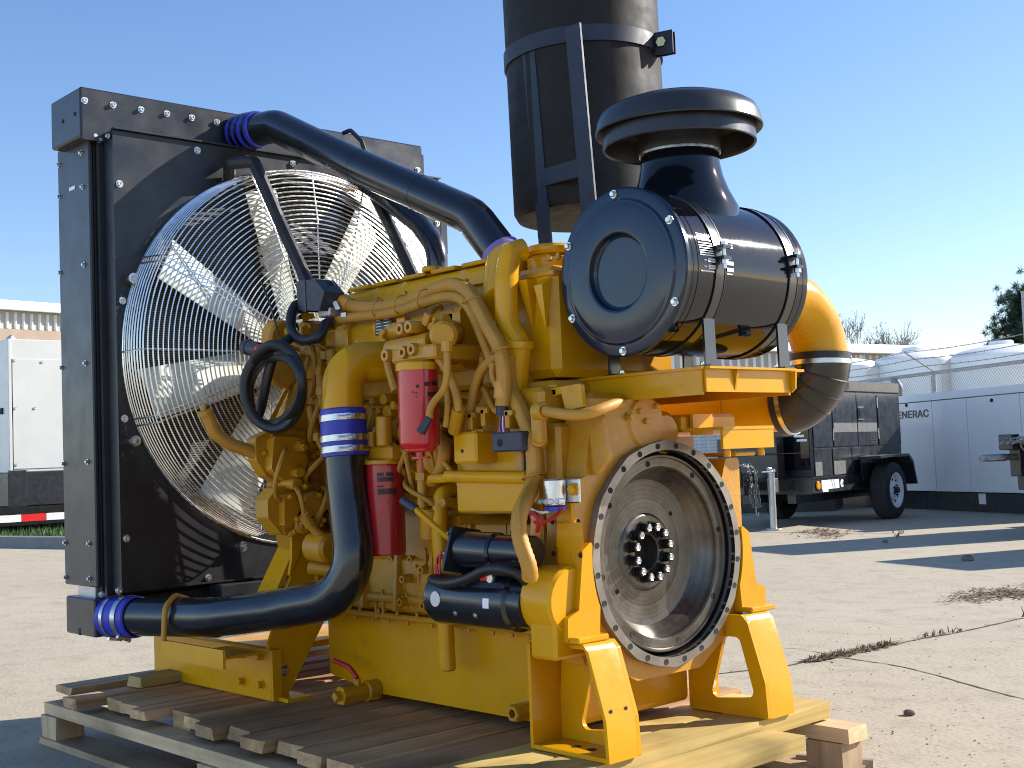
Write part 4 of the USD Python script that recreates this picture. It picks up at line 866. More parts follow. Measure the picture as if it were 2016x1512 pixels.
for dy, dz in ((-.44, -.045), (-.345, -.052), (-.345, .045), (-.425, .05)):
    part(ST, 'bolt', hexbolt((ux0 - .008, dy, uz + dz * .85), Xm, .008, .006), 'zinc')
part(ST, 'cable', harness(((850, 1140, -.42), (880, 1148, -.44), (930, 1135, -.45), (975, 1120, -.45), (1015, 1128, -.43), (1035, 1145, -.40)), .012, ribs=1), 'black_rubber')
for k in range(4):
    part(ST, 'wire', sweep(spline([at(857 + 3 * k, 1130, y=-.42), at(862 + 5 * k, 1105 - 6 * k, y=-.41), at(880 + 4 * k, 1085 + 8 * k, y=-.40), at(893 + k * 3, 1105 + 6 * k, y=-.40)]), .003, 6), 'reflector_red' if k % 2 else 'dark_red_paint')
p = at(890, 1095, y=-.40); part(ST, 'terminal', join(cyl(p, p + np.array([-.02, 0, 0]), .009, 8), cyl(p + np.array([-.02, 0, 0]), p + np.array([-.026, 0, 0]), .013, 6)), 'zinc')
p = at(968, 1137, y=-.44); part(ST, 'terminal', join(cyl(p, p + np.array([0, -.008, 0]), .012, 10)), 'zinc'); part(ST, 'terminal_boot', cyl(p + np.array([-.035, .0, -.002]), p + np.array([-.01, -.004, 0]), .008, 8), 'reflector_red')
bs = cyl_ang(0)
aa, uu, ww = frame(Xp)
def cang(vec): vec = np.asarray(vec, float); return math.atan2(vec @ ww, vec @ uu)
vdir = np.array([0, -1, .05]); A0 = cang(vdir); 
part(ST, 'name_plate', xf(patch((sx0, sy_, sz_), Xp, .0695, A0 - .17, A0 + .17, .0, .022, 6), lambda x, y, z: (x + (sx1 - sx0) * .68, y, z)), 'label_white', smooth=True)
cN = np.array([sx0 + .062, sy_, sz_]); nrm = vdir / np.linalg.norm(vdir)
part(ST, 'badge', cyl(cN + nrm * .066, cN + nrm * .0700, .019, 20), 'aluminium')
for xx in (.13, .205):
    dn = np.array([0, -.92, -.42]); q = np.array([sx0 + xx, sy_, sz_]) + dn / np.linalg.norm(dn) * .068; part(ST, 'screw', capscrew(q, dn, .008, .004), 'zinc')

# --- black connector housing and coiled harness lead
cb = [at(*q, y=-.32) for q in ((594, 555), (630, 550), (650, 575), (640, 612), (598, 612))]
CB = part(EN, 'connector_housing', hull([p + np.array([0, dy, 0]) for p in cb for dy in (-.02, .05)] + [at(668, 585, y=-.26), at(660, 570, y=-.26), at(664, 598, y=-.26)]), 'grey_plastic', smooth=False)
part(CB, 'housing_rim', hull([at(*q, y=-.342) + np.array([0, dy, 0]) for q in ((592, 552), (600, 552), (603, 614), (596, 614)) for dy in (0, .06)]), 'black_satin', smooth=False)
part(CB, 'housing_plug', cyl(at(640, 562, y=-.30), at(668, 590, y=-.26), .026, 14, r1=.018, bev=.004), 'black_cap')
part(EN, 'tape_wrap', cyl(at(655, 582, y=-.27), at(690, 600, y=-.265), .0215, 14), 'orange_tape')
part(EN, 'tag', hull([at(x_, y_, y=-.30 + dy) for x_, y_ in ((653, 594), (662, 592), (670, 608), (661, 610)) for dy in (0, .002)]), 'label_white', smooth=False)
part(EN, 'tag', hull([at(x_, y_, y=-.30 + dy) for x_, y_ in ((671, 616), (681, 615), (681, 624), (671, 624)) for dy in (0, .002)]), 'label_white', smooth=False)
part(EN, 'grey_connector', bx(*(lambda p: (p[0] - .03, p[0] + .03, -.31, -.26, p[2] - .014, p[2] + .014))(at(648, 615, y=-.29)), .004), 'aluminium', smooth=False)
part(EN, 'red_connector', hull([at(x_, y_, y=-.31 + dy) for x_, y_ in ((586, 590), (590, 582), (592, 602), (582, 602)) for dy in (0, .02)]), 'reflector_red', smooth=False)
CO = part(EN, 'coiled_lead', harness(((655, 635, -.30), (640, 640, -.33), (630, 660, -.36), (600, 670, -.38), (577, 655, -.38), (574, 620, -.36), (586, 600, -.33), (596, 612, -.32)), .0155, 'black_rubber'), 'black_rubber')
lp = []
for k in range(62):
    t = k / 24 * 2 * math.pi + 1.9; s = k / 61
    cx_, cy_ = 540 + 5 * math.sin(2.2 * s * 6), 766 + 6 * math.cos(5 * s)
    rx, ry = 60 - 16 * s * (1 - s) * 2 + 4 * math.sin(9 * s), 76 - 8 * math.sin(7 * s)
    lp.append(at(cx_ + rx * math.cos(-t) * 1.0 + 6 * math.sin(t * .5), cy_ - ry * math.sin(t) * -1, y=-.47 + .035 * math.sin(k * .33) - .03 * s))
lp = [at(578, 640, y=-.36), at(568, 668, y=-.40), at(550, 682, y=-.44)] + lp[2:] 
part(CO, 'coil', sweep(spline(lp, 3), .0150, 10), 'black_rubber')
part(CO, 'coil', sweep(spline([at(550, 682, y=-.44), at(525, 690, y=-.47), at(505, 692, y=-.47)]), .013, 10), 'black_rubber')
part(CO, 'plug', join(cyl(at(512, 688, y=-.47), at(488, 684, y=-.47), .021, 18, bev=.003), cyl(at(492, 685, y=-.47), at(484, 683, y=-.47), .023, 18)), 'grey_plastic')
part(CO, 'plug_insert', cyl(at(514, 688, y=-.475), at(508, 687, y=-.475), .015, 12), 'reflector_red')
part(CO, 'cable_tie', sweep([at(515, 556, y=-.5), at(532, 600, y=-.5), at(549, 660, y=-.47)], .0028, 6), 'black_satin')
# yellow bracket seen through the coil, bright lit edge
part(EN, 'pump_bracket', hull([at(*q, x=-1.26) for q in ((560, 770), (572, 760), (530, 850), (516, 852))] + [at(*q, x=-1.24) for q in ((560, 770), (572, 760), (530, 850), (516, 852))]), 'yellow_paint', smooth=False)
part(EN, 'front_lug', hull([at(*q, x=-1.24) for q in ((593, 615), (618, 617), (620, 626), (596, 634))] + [at(*q, x=-1.18) for q in ((593, 615), (618, 617), (620, 626), (596, 634))]), 'yellow_paint', smooth=False)
part(EN, 'tensioner', join(cyl(at(550, 730, x=-1.30), at(560, 732, x=-1.24), .05, 20, bev=.008), cyl(at(545, 700, x=-1.30), at(560, 705, x=-1.24), .035, 16, bev=.006), cyl(at(540, 660, x=-1.3), at(560, 663, x=-1.24), .05, 18, bev=.008)), 'yellow_casting')

# --- air cleaner
AC0 = np.array([.05, -.20, .682]); AR = .203
AC = part(EN, 'air_cleaner', lathe([(0, .02), (AR - .012, .02), (AR - .008, .026), (AR - .008, .485), (AR - .014, .498), (AR - .05, .505), (0, .505)], AC0, Yp, 72), 'black_gloss', smooth=30)
# the first is the body: a long drum; end cap with stepped face and round recess
cap = [(0, .010), (.083, .010), (.089, .006), (.093, -.006), (.100, -.009), (.150, -.006), (.163, -.003), (.170, -.0025), (.176, .002), (AR - .010, .003), (AR - .003, .005), (AR, .010), (AR, .020), (AR - .003, .0235), (AR - .008, .024), (AR - .009, .0262)]
part(AC, 'end_cap', lathe(cap, AC0, Yp, 72), 'black_cap', smooth=30)
for q in ((1208, 374), (1325, 426), (1333, 596), (1228, 694), (1122, 633), (1114, 482)):
    p = at(*q, y=-.197); r_ = np.array([p[0] - AC0[0], 0, p[2] - AC0[2]]); r_ = r_ / np.linalg.norm(r_) * .189; part(AC, 'bolt', hexbolt(AC0 + r_ + [0, .003, 0], Ym, .0125, .010), 'zinc')
part(AC, 'body_bead', band(AC0 + [0, .058, 0], Yp, AR - .0085, .003, .0016, 72), 'black_gloss')
part(AC, 'body_bead', band(AC0 + [0, .040, 0], Yp, AR - .0085, .003, .0012, 72), 'black_gloss')
part(AC, 'body_bead', band(AC0 + [0, .47, 0], Yp, AR - .0085, .003, .0012, 72), 'black_gloss')
for yb in (-.065, .225):
    b_ = part(AC, 'mounting_band', band((AC0[0], yb, AC0[2]), Yp, AR - .0078, .030, .0022, 72), 'black_pipe')
    for yo_ in (-.0165, .0165): part(AC, 'band_edge', band((AC0[0], yb + yo_, AC0[2]), Yp, AR - .0078, .0025, .0035, 72), 'black_rubber')
    ar = AC0 + [AR * math.cos(.12), 0, AR * math.sin(.12)]
    part(AC, 'band_bolt', join(bx(ar[0] - .012, ar[0] + .018, yb - .014, yb + .014, ar[2] - .014, ar[2] - .006), bx(ar[0] - .012, ar[0] + .018, yb - .014, yb + .014, ar[2] + .012, ar[2] + .020)), 'black_pipe', smooth=False)
    part(AC, 'band_bolt', join(cyl((ar[0] + .008, yb, ar[2] - .035), (ar[0] + .008, yb, ar[2] + .030), .0045, 8), cyl((ar[0] + .008, yb, ar[2] - .024), (ar[0] + .008, yb, ar[2] - .0145), .009, 6), cyl((ar[0] + .008, yb, ar[2] + .0205), (ar[0] + .008, yb, ar[2] + .028), .009, 6)), 'zinc', smooth=False)
    # saddle legs down to the shelf
    for sx_s in (-1, 1):
        tx = AC0[0] + sx_s * .142
        tz = AC0[2] - math.sqrt((AR - .006) ** 2 - .142 ** 2)
        part(AC, 'saddle_leg', join(hull([(tx - .003 + sx_s * .01, yb - .02, tz + .05), (tx + .003 + sx_s * .01, yb - .02, tz + .05), (tx - .003 + sx_s * .01, yb + .02, tz + .05), (tx + .003 + sx_s * .01, yb + .02, tz + .05), (tx - .003 + sx_s * .012, yb - .02, .449), (tx + .003 + sx_s * .012, yb - .02, .449), (tx - .003 + sx_s * .012, yb + .02, .449), (tx + .003 + sx_s * .012, yb + .02, .449)]), bx(tx - .03, tx + .03, yb - .02, yb + .02, .447, .451)), 'black_pipe', smooth=False)
        part(AC, 'bolt', hexbolt((tx - sx_s * .012, yb - .0, .451), Zp, .010, .009), 'zinc')
# label round the drum
ya, yu, yw = frame(Yp)
def yang(vec): vec = np.asarray(vec, float); return math.atan2(vec @ yw, vec @ yu)
def deg_ac(d): return yang((math.cos(math.radians(d)), 0, math.sin(math.radians(d))))
def drum_patch(d0, d1, y0, y1, m, nm='label', R=.1965): part(AC, nm, patch((AC0[0], 0, AC0[2]), Yp, R, deg_ac(d0), deg_ac(d1), y0, y1, 6), m, smooth=True)
tm = meshkit.text_mesh('Donaldson', .0095, .0006)
def on_drum(m, d0, y0, R=.1962):
    V = np.array(m.vertices); out = []
    for x, y, z in V:
        al = math.radians(d0) + y / R; rr_ = R + z
        out.append((AC0[0] + rr_ * math.cos(al), y0 + x, AC0[2] + rr_ * math.sin(al)))
    return trimesh.Trimesh(out, m.faces, process=False)
part(AC, 'label_lettering', on_drum(tm, 19, -.135), 'label_white', smooth=False)
for k, dd in enumerate((16.8, 14.6, 12.8, 11.0, 9.2, 7.6, 6.0)):
    drum_patch(dd, dd - .8, -.135, -.135 + rnd.uniform(.046, .060), 'label_white', 'label_line')
for dd in (17, 14.5, 12.5): drum_patch(dd + 1, dd, -.036, -.012 + rnd.uniform(0, .006), 'label_white', 'label_line')
for dd in (3.5, -1.0):
    drum_patch(dd, dd - 2.6, -.108, -.078, 'label_white', 'label_box'); drum_patch(dd - .8, dd - 1.8, -.104, -.084, 'wire_grey', 'label_line', .1968); drum_patch(dd - .9, dd - 1.6, -.122, -.112, 'label_white', 'label_line')
    drum_patch(dd - .5, dd - 3.1, -.040, -.014, 'label_white', 'label_box')
drum_patch(-5.0, -5.8, -.135, -.085, 'label_white', 'label_line'); drum_patch(-5.4, -6.2, -.04, -.018, 'label_white', 'label_line')
# intake neck and rain cap
NC = np.array([AC0[0], .045, 0])
nk = [(.158, .165), (.152, .172), (.125, .215), (.108, .25), (.100, .285), (.099, .325), (.096, .325)]
def neckmesh():
    n, k = 48, len(nk); V, F = [], []
    for i in range(n):
        t = 2 * math.pi * i / n
        for j, (r, h) in enumerate(nk):
            s = max(0, 1 - j / 3.2); rx, ry = r * (1 - .12 * s), r * (1 - .05 * s)
            X, Y = rx * math.cos(t), ry * math.sin(t)
            z = AC0[2] + h
            if j == 0: z = AC0[2] + math.sqrt(max(0, (AR - .012) ** 2 - X * X))
            if j == 1: z = max(z, AC0[2] + math.sqrt(max(0, (AR - .010) ** 2 - X * X)) + .004)
            V.append((NC[0] + X, NC[1] + Y, z))
    for i in range(n):
        i2 = (i + 1) % n
        for j in range(k - 1): F += [(i * k + j, i2 * k + j, i2 * k + j + 1), (i * k + j, i2 * k + j + 1, i * k + j + 1)]
    return trimesh.Trimesh(V, F, process=False)
part(AC, 'intake_neck', neckmesh(), 'black_gloss', smooth=60)
NZ = AC0[2] + .325
part(AC, 'neck_clamp', band((NC[0], NC[1], NZ - .004), Zp, .1005, .016, .002, 48), 'steel_bright')
part(AC, 'cap_collar', lathe([(.098, -.012), (.103, -.012), (.104, .03), (.118, .05), (.118, .062), (.09, .062)], (NC[0], NC[1], NZ + .006), Zp, 48), 'black_satin')
part(AC, 'rain_cap', join(lathe([(.10, .066), (.178, .066), (.187, .012), (.191, .008), (.1935, .011), (.190, .066)], (NC[0], NC[1], NZ), Zp, 64),
     lathe([(0, .070), (.188, .070), (.206, .050), (.2095, .047), (.2115, .050), (.206, .078), (.196, .098), (.178, .110), (.150, .117), (.146, .1185), (.142, .123), (.110, .131), (.060, .137), (0, .139)], (NC[0], NC[1], NZ), Zp, 64)), 'black_satin', smooth=35)

# --- shelf under the air cleaner
sz0 = .447
SH = part(EN, 'cleaner_shelf', join(bx(-.34, .205, -.10, .31, sz0 - .007, sz0), bx(-.30, .1975, -.093, -.086, sz0 - .066, sz0 - .0071), bx(.198, .205, -.085, .255, sz0 - .060, sz0 - .0071), bx(-.30, .197, .25, .257, sz0 - .066, sz0 - .0071)), 'yellow_paint', smooth=False)
part(SH, 'gusset', hull([(.2055, .02, sz0 - .001), (.2055, .026, sz0 - .001), (.218, .02, sz0 - .001), (.218, .026, sz0 - .001), (.2055, .02, sz0 - .055), (.2055, .026, sz0 - .055)]), 'yellow_paint', smooth=False)
part(SH, 'shelf_edge', bx(.2055, .222, -.09, .255, sz0 - .006, sz0 - .0005), 'yellow_paint', smooth=False)
part(SH, 'gusset', hull([(.2055, .249, sz0 - .007), (.2055, .255, sz0 - .007), (.221, .249, sz0 - .007), (.221, .255, sz0 - .007), (.2055, .249, sz0 - .06), (.2055, .255, sz0 - .06), (.218, .249, sz0 - .05), (.218, .255, sz0 - .05)]), 'yellow_paint', smooth=False)
part(SH, 'lower_bracket', join(bx(-.02, -.01, .12, .20, .29, .345), bx(-.01, .11, .09, .30, .300, .308), bx(.10, .108, .09, .30, .252, .2995), bx(-.12, -.025, .10, .32, .300, .345, .008)), 'yellow_paint', smooth=False)
for yy in (.12, .26): part(SH, 'bolt', cyl((.095, yy, .252), (.095, yy, .232), .009, 8), 'yellow_paint')

# --- charge pipe from the air cleaner to the turbocharger
AP = [np.array(q) for q in ((.05, .295, .66), (.055, .59, .655), (.085, .585, .365), (-.62, .46, .365))]
full = fillet(AP, [0, .15, .13, 0])
n1 = int(np.argmin(np.linalg.norm(full - np.array([.075, .59, .50]), axis=1))); n2 = int(np.argmin(np.linalg.norm(full - np.array([-.07, .56, .365]), axis=1)))
# split by position: yellow elbow, rubber elbow, yellow pipe
fl_ = np.concatenate([[0], np.cumsum(np.linalg.norm(np.diff(full, axis=0), axis=1))]); fs_ = np.linspace(0, fl_[-1], 110)
dense = np.stack([np.interp(fs_, fl_, full[:, k]) for k in range(3)], 1)
zc, xc = .50, -.03
i1 = next(i for i, p in enumerate(dense) if p[2] < zc); i2 = next(i for i, p in enumerate(dense) if p[2] < .40 and p[0] < xc)
part(EN, 'air_elbow', sweep(dense[:i1 + 2], .076, 32), 'yellow_paint')
part(EN, 'turbo_pipe', sweep(dense[i2 - 1:], .070, 32), 'yellow_paint')
RE = part(EN, 'rubber_elbow', sweep(dense[i1 - 1:i2 + 1], .0815, 36), 'rubber_elbow')
for s_ in (.28, .46, .64):
    k = int(i1 + (i2 - i1) * s_); dd = dense[k + 1] - dense[k - 1]; part(RE, 'elbow_rib', ring(dense[k], dd, .0815, .0035, 48, 6), 'black_rubber')
for k, sg in ((i1, 1), (i2, -1)):
    dd = (dense[k + 1] - dense[k - 1]); dd /= np.linalg.norm(dd); c = dense[k] + dd * .012 * sg
    part(RE, 'elbow_clamp', band(c, dd, .082, .013, .0022, 48), 'steel_bright'); part(RE, 'elbow_cuff', band(c + dd * .016 * -sg, dd, .079, .020, .005, 48), 'black_rubber')
dd = dense[-1] - dense[i2]; dd /= np.linalg.norm(dd)
part(EN, 'pipe_bead', band(dense[i2] + dd * .17, dd, .0695, .006, .004, 40), 'yellow_paint')
part(EN, 'turbocharger', join(cyl((-.62, .36, .38), (-.62, .52, .38), .12, 32, bev=.02), cyl((-.70, .40, .50), (-.70, .40, .62), .07, 24, bev=.01), bx(-1.05, -.30, .21, .34, .36, .52, .02)), 'yellow_casting', smooth=30)

# --- exhaust silencer on its frame
MY = .47; mt = np.array([at(1003, 0, y=MY)[0], 0, at(1003, 0, y=MY)[2]]); 
mb_l, mb_r = at(1040, 425, y=MY), at(1336, 415, y=MY)
mu_l, mu_r = at(1000, 0, y=MY), at(1314, 0, y=MY)
cb_, ct_ = (mb_l + mb_r) / 2, (mu_l + mu_r) / 2
MR = .247
cvec = ct_ - cb_; 
axisM = cvec / np.linalg.norm(cvec); axisM = np.array([axisM[0] * .45, 0.0, 1.0]); axisM /= np.linalg.norm(axisM)
bz = at(1110, 442, y=MY - .2)[2] + .045
MB0 = np.array([cb_[0] - .03, MY, bz])
MU = part(EN, 'exhaust_silencer', lathe([(0, 0), (MR - .05, 0), (MR - .012, .008), (MR, .03), (MR, 1.25), (MR - .03, 1.29), (0, 1.29)], MB0, axisM, 64), 'black_matte', smooth=30)
hb = (at(1160, 60, y=MY - MR)[2] - bz) + .03
def on_m(a_deg, h, r): 
    t = math.radians(a_deg); b = MB0 + axisM * h; return b + np.array([math.cos(t) * r, math.sin(t) * r, 0])
part(MU, 'clamp_band', band(MB0 + axisM * hb, axisM, MR + .001, .05, .006, 64), 'bracket_blue_black')
for az in (20,):
    p = on_m(az, hb, MR + .028); rd = np.array([math.cos(math.radians(az)), math.sin(math.radians(az)), 0]); tg = np.array([-rd[1], rd[0], 0])
    ears = [hull([p + tg * s * (.012) + tg * e * .003 + rd * a_ + np.array([0, 0, b_]) for e in (-1, 1) for a_ in (-.03, .035) for b_ in (-.035, .035)]) for s in (-1, 1)]
    part(MU, 'clamp_ear', join(*ears), 'bracket_blue_black', smooth=False)
    part(MU, 'clamp_bolt', join(cyl(p - tg * .03, p + tg * .03, .006, 8), cyl(p - tg * .027, p - tg * .016, .016, 6), cyl(p + tg * .016, p + tg * .027, .016, 6)), 'gold_zinc', smooth=False)
# frame uprights in front of the silencer
def flatbar(p0, p1, wv, tv):
    p0, p1, wv, tv = map(lambda q: np.asarray(q, float), (p0, p1, wv, tv))
    return hull([p + a_ * wv + b_ * tv for p in (p0, p1) for a_ in (-1, 1) for b_ in (-1, 1)])
yF = MY - MR - .016
FRM = None
u0, u1 = at(1040, 85, y=yF + .02), at(1076, 500, y=yF + .02); v0, v1 = at(1128, 50, y=yF - .0), at(1166, 480, y=yF - .0)
FRM = part(EN, 'silencer_frame', join(flatbar(u0, u1, (.027, .0, 0), (.0, .0035, 0)), flatbar(v0, v1, (.030, .0, 0), (0, .0035, 0))), 'bracket_blue_black', smooth=False)
k0, k1 = at(1066, 352, y=yF + .02), at(1140, 330, y=yF + .005)
part(FRM, 'cross_bar', flatbar(k0, k1, (0, 0, .026), (0, .005, 0)), 'bracket_blue_black', smooth=False)
part(FRM, 'base_bar', bx(u1[0] - .05, v1[0] + .08, yF - .0, yF + .05, u1[2] - .03, u1[2], .003), 'yellow_paint', smooth=False)

# ------------------------------------------------------------------ background things
def placed(m, o, yaw):
    """Local (u, v, h) to the yard: u along yaw, v to its left, h above ground."""
    c, s = math.cos(yaw), math.sin(yaw); V = np.array(m.vertices)
    return trimesh.Trimesh(np.stack([o[0] + V[:, 0] * c - V[:, 1] * s, o[1] + V[:, 0] * s + V[:, 1] * c, V[:, 2] - GZ], 1), m.faces, process=False)

def torus_link(p, d, up, L, W, r):
    d = np.asarray(d, float) / np.linalg.norm(d); up = np.asarray(up, float); up = up - d * (up @ d); up /= np.linalg.norm(up)
    t = np.linspace(0, 2 * math.pi, 17)[:-1]
    P = [p + d * (math.cos(q) * W / 2 + math.copysign(max(0, L - W) / 2, math.cos(q))) + up * (math.sin(q) * W / 2) for q in t]
    return sweep(P, r, 6, closed=True)
def chain(pts, L=.05, W=.032, r=.0052):
    P = spline(pts, 16); s = np.concatenate([[0], np.cumsum(np.linalg.norm(np.diff(P, axis=0), axis=1))]); n = int(s[-1] / (L * .72)); out = []
    for k in range(n):
        a = (k + .5) / n * s[-1]; p = np.array([np.interp(a, s, P[:, j]) for j in range(3)]); q = np.array([np.interp(min(s[-1], a + .01), s, P[:, j]) for j in range(3)])
        d = q - p if np.linalg.norm(q - p) > 1e-6 else P[-1] - P[-2]
        out.append(torus_link(p, d, (.3, .8, .5) if k % 2 else (.8, -.3, .5) if abs(d[2]) < .8 * np.linalg.norm(d) else (1, 0, 0), L, W, r))
    return join(*out)
def wheel(R, w, rim, o, yaw, u, v, side, parent):
    """side: -1 = outer face towards -v."""
    c = (u, v, R)
    prof = [(rim, -w / 2), (rim + .015, -w / 2 - .004), (R - .05, -w / 2 - .012), (R - .012, -w / 2 + .012), (R, -w / 2 + .035), (R, w / 2 - .035), (R - .012, w / 2 - .012), (R - .05, w / 2 + .012), (rim, w / 2), (rim, -w / 2)]
    P = part(parent, 'wheel', placed(lathe(prof, c, Yp, 40), o, yaw), 'tyre', smooth=40)
    dz = side * w / 2
    rp_ = [(rim + .004, dz + side * .004), (rim - .012, dz + side * .002), (rim - .016, dz - side * .05), (rim - .05, dz - side * .045), (.075, dz - side * .018), (.045, dz - side * .016), (0, dz - side * .016)]
    part(P, 'rim', placed(lathe(rp_, c, Yp, 40), o, yaw), 'wheel_white', smooth=30)
    part(P, 'hub', placed(join(cyl((u, v + dz - side * .016, R), (u, v + dz + side * .03, R), .038, 16, bev=.006), *[cyl((u + .057 * math.cos(a), v + dz - side * .016, R + .057 * math.sin(a)), (u + .057 * math.cos(a), v + dz + side * .006, R + .057 * math.sin(a)), .010, 6) for a in np.arange(5) * 2 * math.pi / 5]), o, yaw), 'steel_dark')
    for k in range(8):
        a = k * math.pi / 4 + .2; q = np.array([u + (rim - .075) * math.cos(a), v + dz - side * .0335, R + (rim - .075) * math.sin(a)])
        part(P, 'rim_hole', placed(cyl(q, q + np.array([0, side * .002, 0]), .017, 10), o, yaw), 'hole_dark')
    return P

# --- black generator trailer
W0 = ground(1752, 1021); TY = math.radians(98.5)
du = np.array([math.cos(TY), math.sin(TY)]); TO = W0[:2] - du * 1.52 + np.array([-du[1], du[0]]) * .165
TW = 1.05
def build_trailer(name, label, O, yaw, hitch=True, group=None, decal=True, body='black_trailer', dbh=0.0, top=1.61, dbu=0.22, dsc=1.0):
    T = thing(name, label, 'trailer', (O[0], O[1], -GZ), group)
    pl_ = lambda m: placed(m, O, yaw)
    part(T, 'chassis', pl_(join(bx(-.12, 2.46, .0, TW, .36, .53, .006), bx(-.1, 2.0, .2, .3, .26, .36), bx(-.1, 2.0, .75, .85, .26, .36), cyl((1.52, -.02, .33), (1.52, TW + .02, .33), .035, 12))), body, smooth=20)
    part(T, 'frame_lip', pl_(join(bx(-.13, 2.1, -.012, .0, .525, .538), bx(-.13, -.12, 0, TW, .525, .538))), 'black_satin', smooth=False)
    B_ = part(T, 'enclosure', pl_(join(bx(.0, 2.46, .03, TW - .03, .5305, 1.48, .008))), body, smooth=20)
    part(B_, 'roof', pl_(join(bx(-.01, 2.47, .02, TW - .02, 1.4805, top, .012))), body, smooth=20)
    part(B_, 'lifting_eye_cover', pl_(bx(.88, .99, .008, .0195, 1.51, 1.585)), 'hole_dark', smooth=False)
    for u0, u1, z0, z1 in ((.03, .50, .86, 1.45), (.53, 1.17, .86, 1.45), (1.185, 1.74, .86, 1.45), (1.78, 2.44, .86, 1.45)):
        part(B_, 'door' if u0 > .1 and u0 < 1.7 else 'side_panel', pl_(bx(u0, u1, .018, .0295, z0, z1, .003)), body, smooth=20)
    for u0, u1 in ((.03, .46), (.49, .98), (1.0, 1.3)):
        part(B_, 'lower_panel', pl_(bx(u0, u1, .020, .0295, .545, .845, .003)), body, smooth=20)
    for u0, u1, z0, z1 in ((.54, 1.165, 1.02, 1.125), (1.19, 1.73, 1.02, 1.125), (.035, .20, .55, .70), (.50, .80, .55, .70)):
        part(B_, 'grey_patch', pl_(bx(u0, u1, .0165, .0178 if z0 > .8 else .0198, z0, z1)), 'trailer_grey_patch', smooth=False)
    for u0, z0 in ((1.20, 1.17),):
        part(B_, 'latch', pl_(join(bx(u0, u0 + .15, .008, .0175, z0, z0 + .13, .003), bx(u0 + .03, u0 + .11, .003, .0079, z0 + .03, z0 + .10))), 'black_satin', smooth=False)
        part(B_, 'latch_trim', pl_(join(bx(u0 - .005, u0 + .155, .006, .0175, z0 - .012, z0 - .0005), bx(u0 - .005, u0 + .155, .006, .0175, z0 + .1305, z0 + .142))), 'zinc', smooth=False)
    for u0, z0 in ((.515, .93), (1.76, .93), (1.76, 1.30)):
        part(B_, 'hinge', pl_(cyl((u0, .012, z0), (u0, .012, z0 + .13), .008, 8)), 'zinc')
    for r_ in range(4):
        for c_ in range(4): part(B_, 'vent_slot', pl_(bx(1.52 + .05 * c_, 1.56 + .05 * c_, .015, .0179, .89 + .03 * r_, .905 + .03 * r_)), 'hole_dark', smooth=False)
    for k in range(18): 
        uu_, zz_ = rnd.uniform(.55, 1.72), rnd.uniform(.90, 1.43); part(B_, 'scuff', pl_(bx(uu_, uu_ + rnd.uniform(.01, .05), .0168, .0179, zz_, zz_ + .006)), 'trailer_grey_patch', smooth=False)
    # front face
    part(B_, 'front_panel', pl_(bx(-.012, -.0005, .06, TW - .06, .62, 1.45, .002)), 'black_gloss', smooth=False)
    for q in (.08, .11): part(B_, 'sticker', pl_(bx(-.0145, -.0125, q, q + .12, .93 + (q - .08) * 1.6, .955 + (q - .08) * 1.6)), 'label_white', smooth=False)
    part(T, 'front_box', pl_(join(bx(-.30, -.125, .30, TW - .02, .54, .80, .006), bx(-.30, -.125, .30, TW - .02, .81, .99, .006))), body, smooth=20)
    for sv in (-1, 1):
        v0 = -.165 if sv < 0 else TW + .165
        wheel(.33, .20, .20, O, yaw, 1.52, v0 + (.0), sv, T)
        vi, vo = (-.29, -.02) if sv < 0 else (TW + .02, TW + .29)
        fp = [(1.02, .62), (1.06, .72), (1.98, .74), (2.06, .62), (2.12, .40), (2.10, .40), (2.04, .60), (1.95, .70), (1.10, .69), (1.05, .60)]
        fp = [(1.06, .735), (1.30, .745), (1.90, .745), (2.02, .66), (2.12, .38), (2.09, .38), (2.0, .63), (1.88, .715), (1.30, .715), (1.06, .705)]
        part(T, 'fender', pl_(join(prism(fp, 'y', vi, vo), prism([(1.1, .704), (1.3, .7145), (1.88, .7145), (1.99, .62), (2.05, .45), (1.85, .45), (1.15, .45)], 'y', (-.035 if sv < 0 else TW + .02), (-.02 if sv < 0 else TW + .035)))), body, smooth=30)
    part(T, 'marker_lamp', pl_(join(cyl((.02, -.001, .45), (.02, -.018, .45), .048, 20, bev=.006))), 'amber_lens')
    if decal:
        S_ = part(T, 'notice_sticker', pl_(bx(.12, .56, -.0025, -.0005, .40, .50)), 'label_white', smooth=False)
        part(S_, 'sticker_corner', pl_(bx(.14, .28, -.0025, -.0005, .372, .3995)), 'label_white', smooth=False)
        part(S_, 'sticker_stripe', pl_(join(hull([(.40, -.0035, .40), (.41, -.0035, .40), (.36, -.0035, .50), (.37, -.0035, .50), (.40, -.003, .40), (.41, -.003, .40), (.36, -.003, .50), (.37, -.003, .50)]))), 'label_black', smooth=False)
        part(S_, 'sticker_stripe', pl_(join(hull([(.45, -.0035, .40), (.46, -.0035, .40), (.41, -.0035, .50), (.42, -.0035, .50), (.45, -.003, .40), (.46, -.003, .40), (.41, -.003, .50), (.42, -.003, .50)]))), 'label_black', smooth=False)
        part(S_, 'round_sticker', pl_(cyl((.64, -.0005, .45), (.64, -.0025, .45), .045, 18)), 'label_white', smooth=False)
    # drawbar, pintle ring, jack, chains
    mid = TW / 2
    up_h = lambda m: (m.apply_translation((1.2, -mid, -.60)), m.apply_scale(dsc), m.apply_translation((-1.2 + dbu, mid, .60 + dbh)), m)[3]
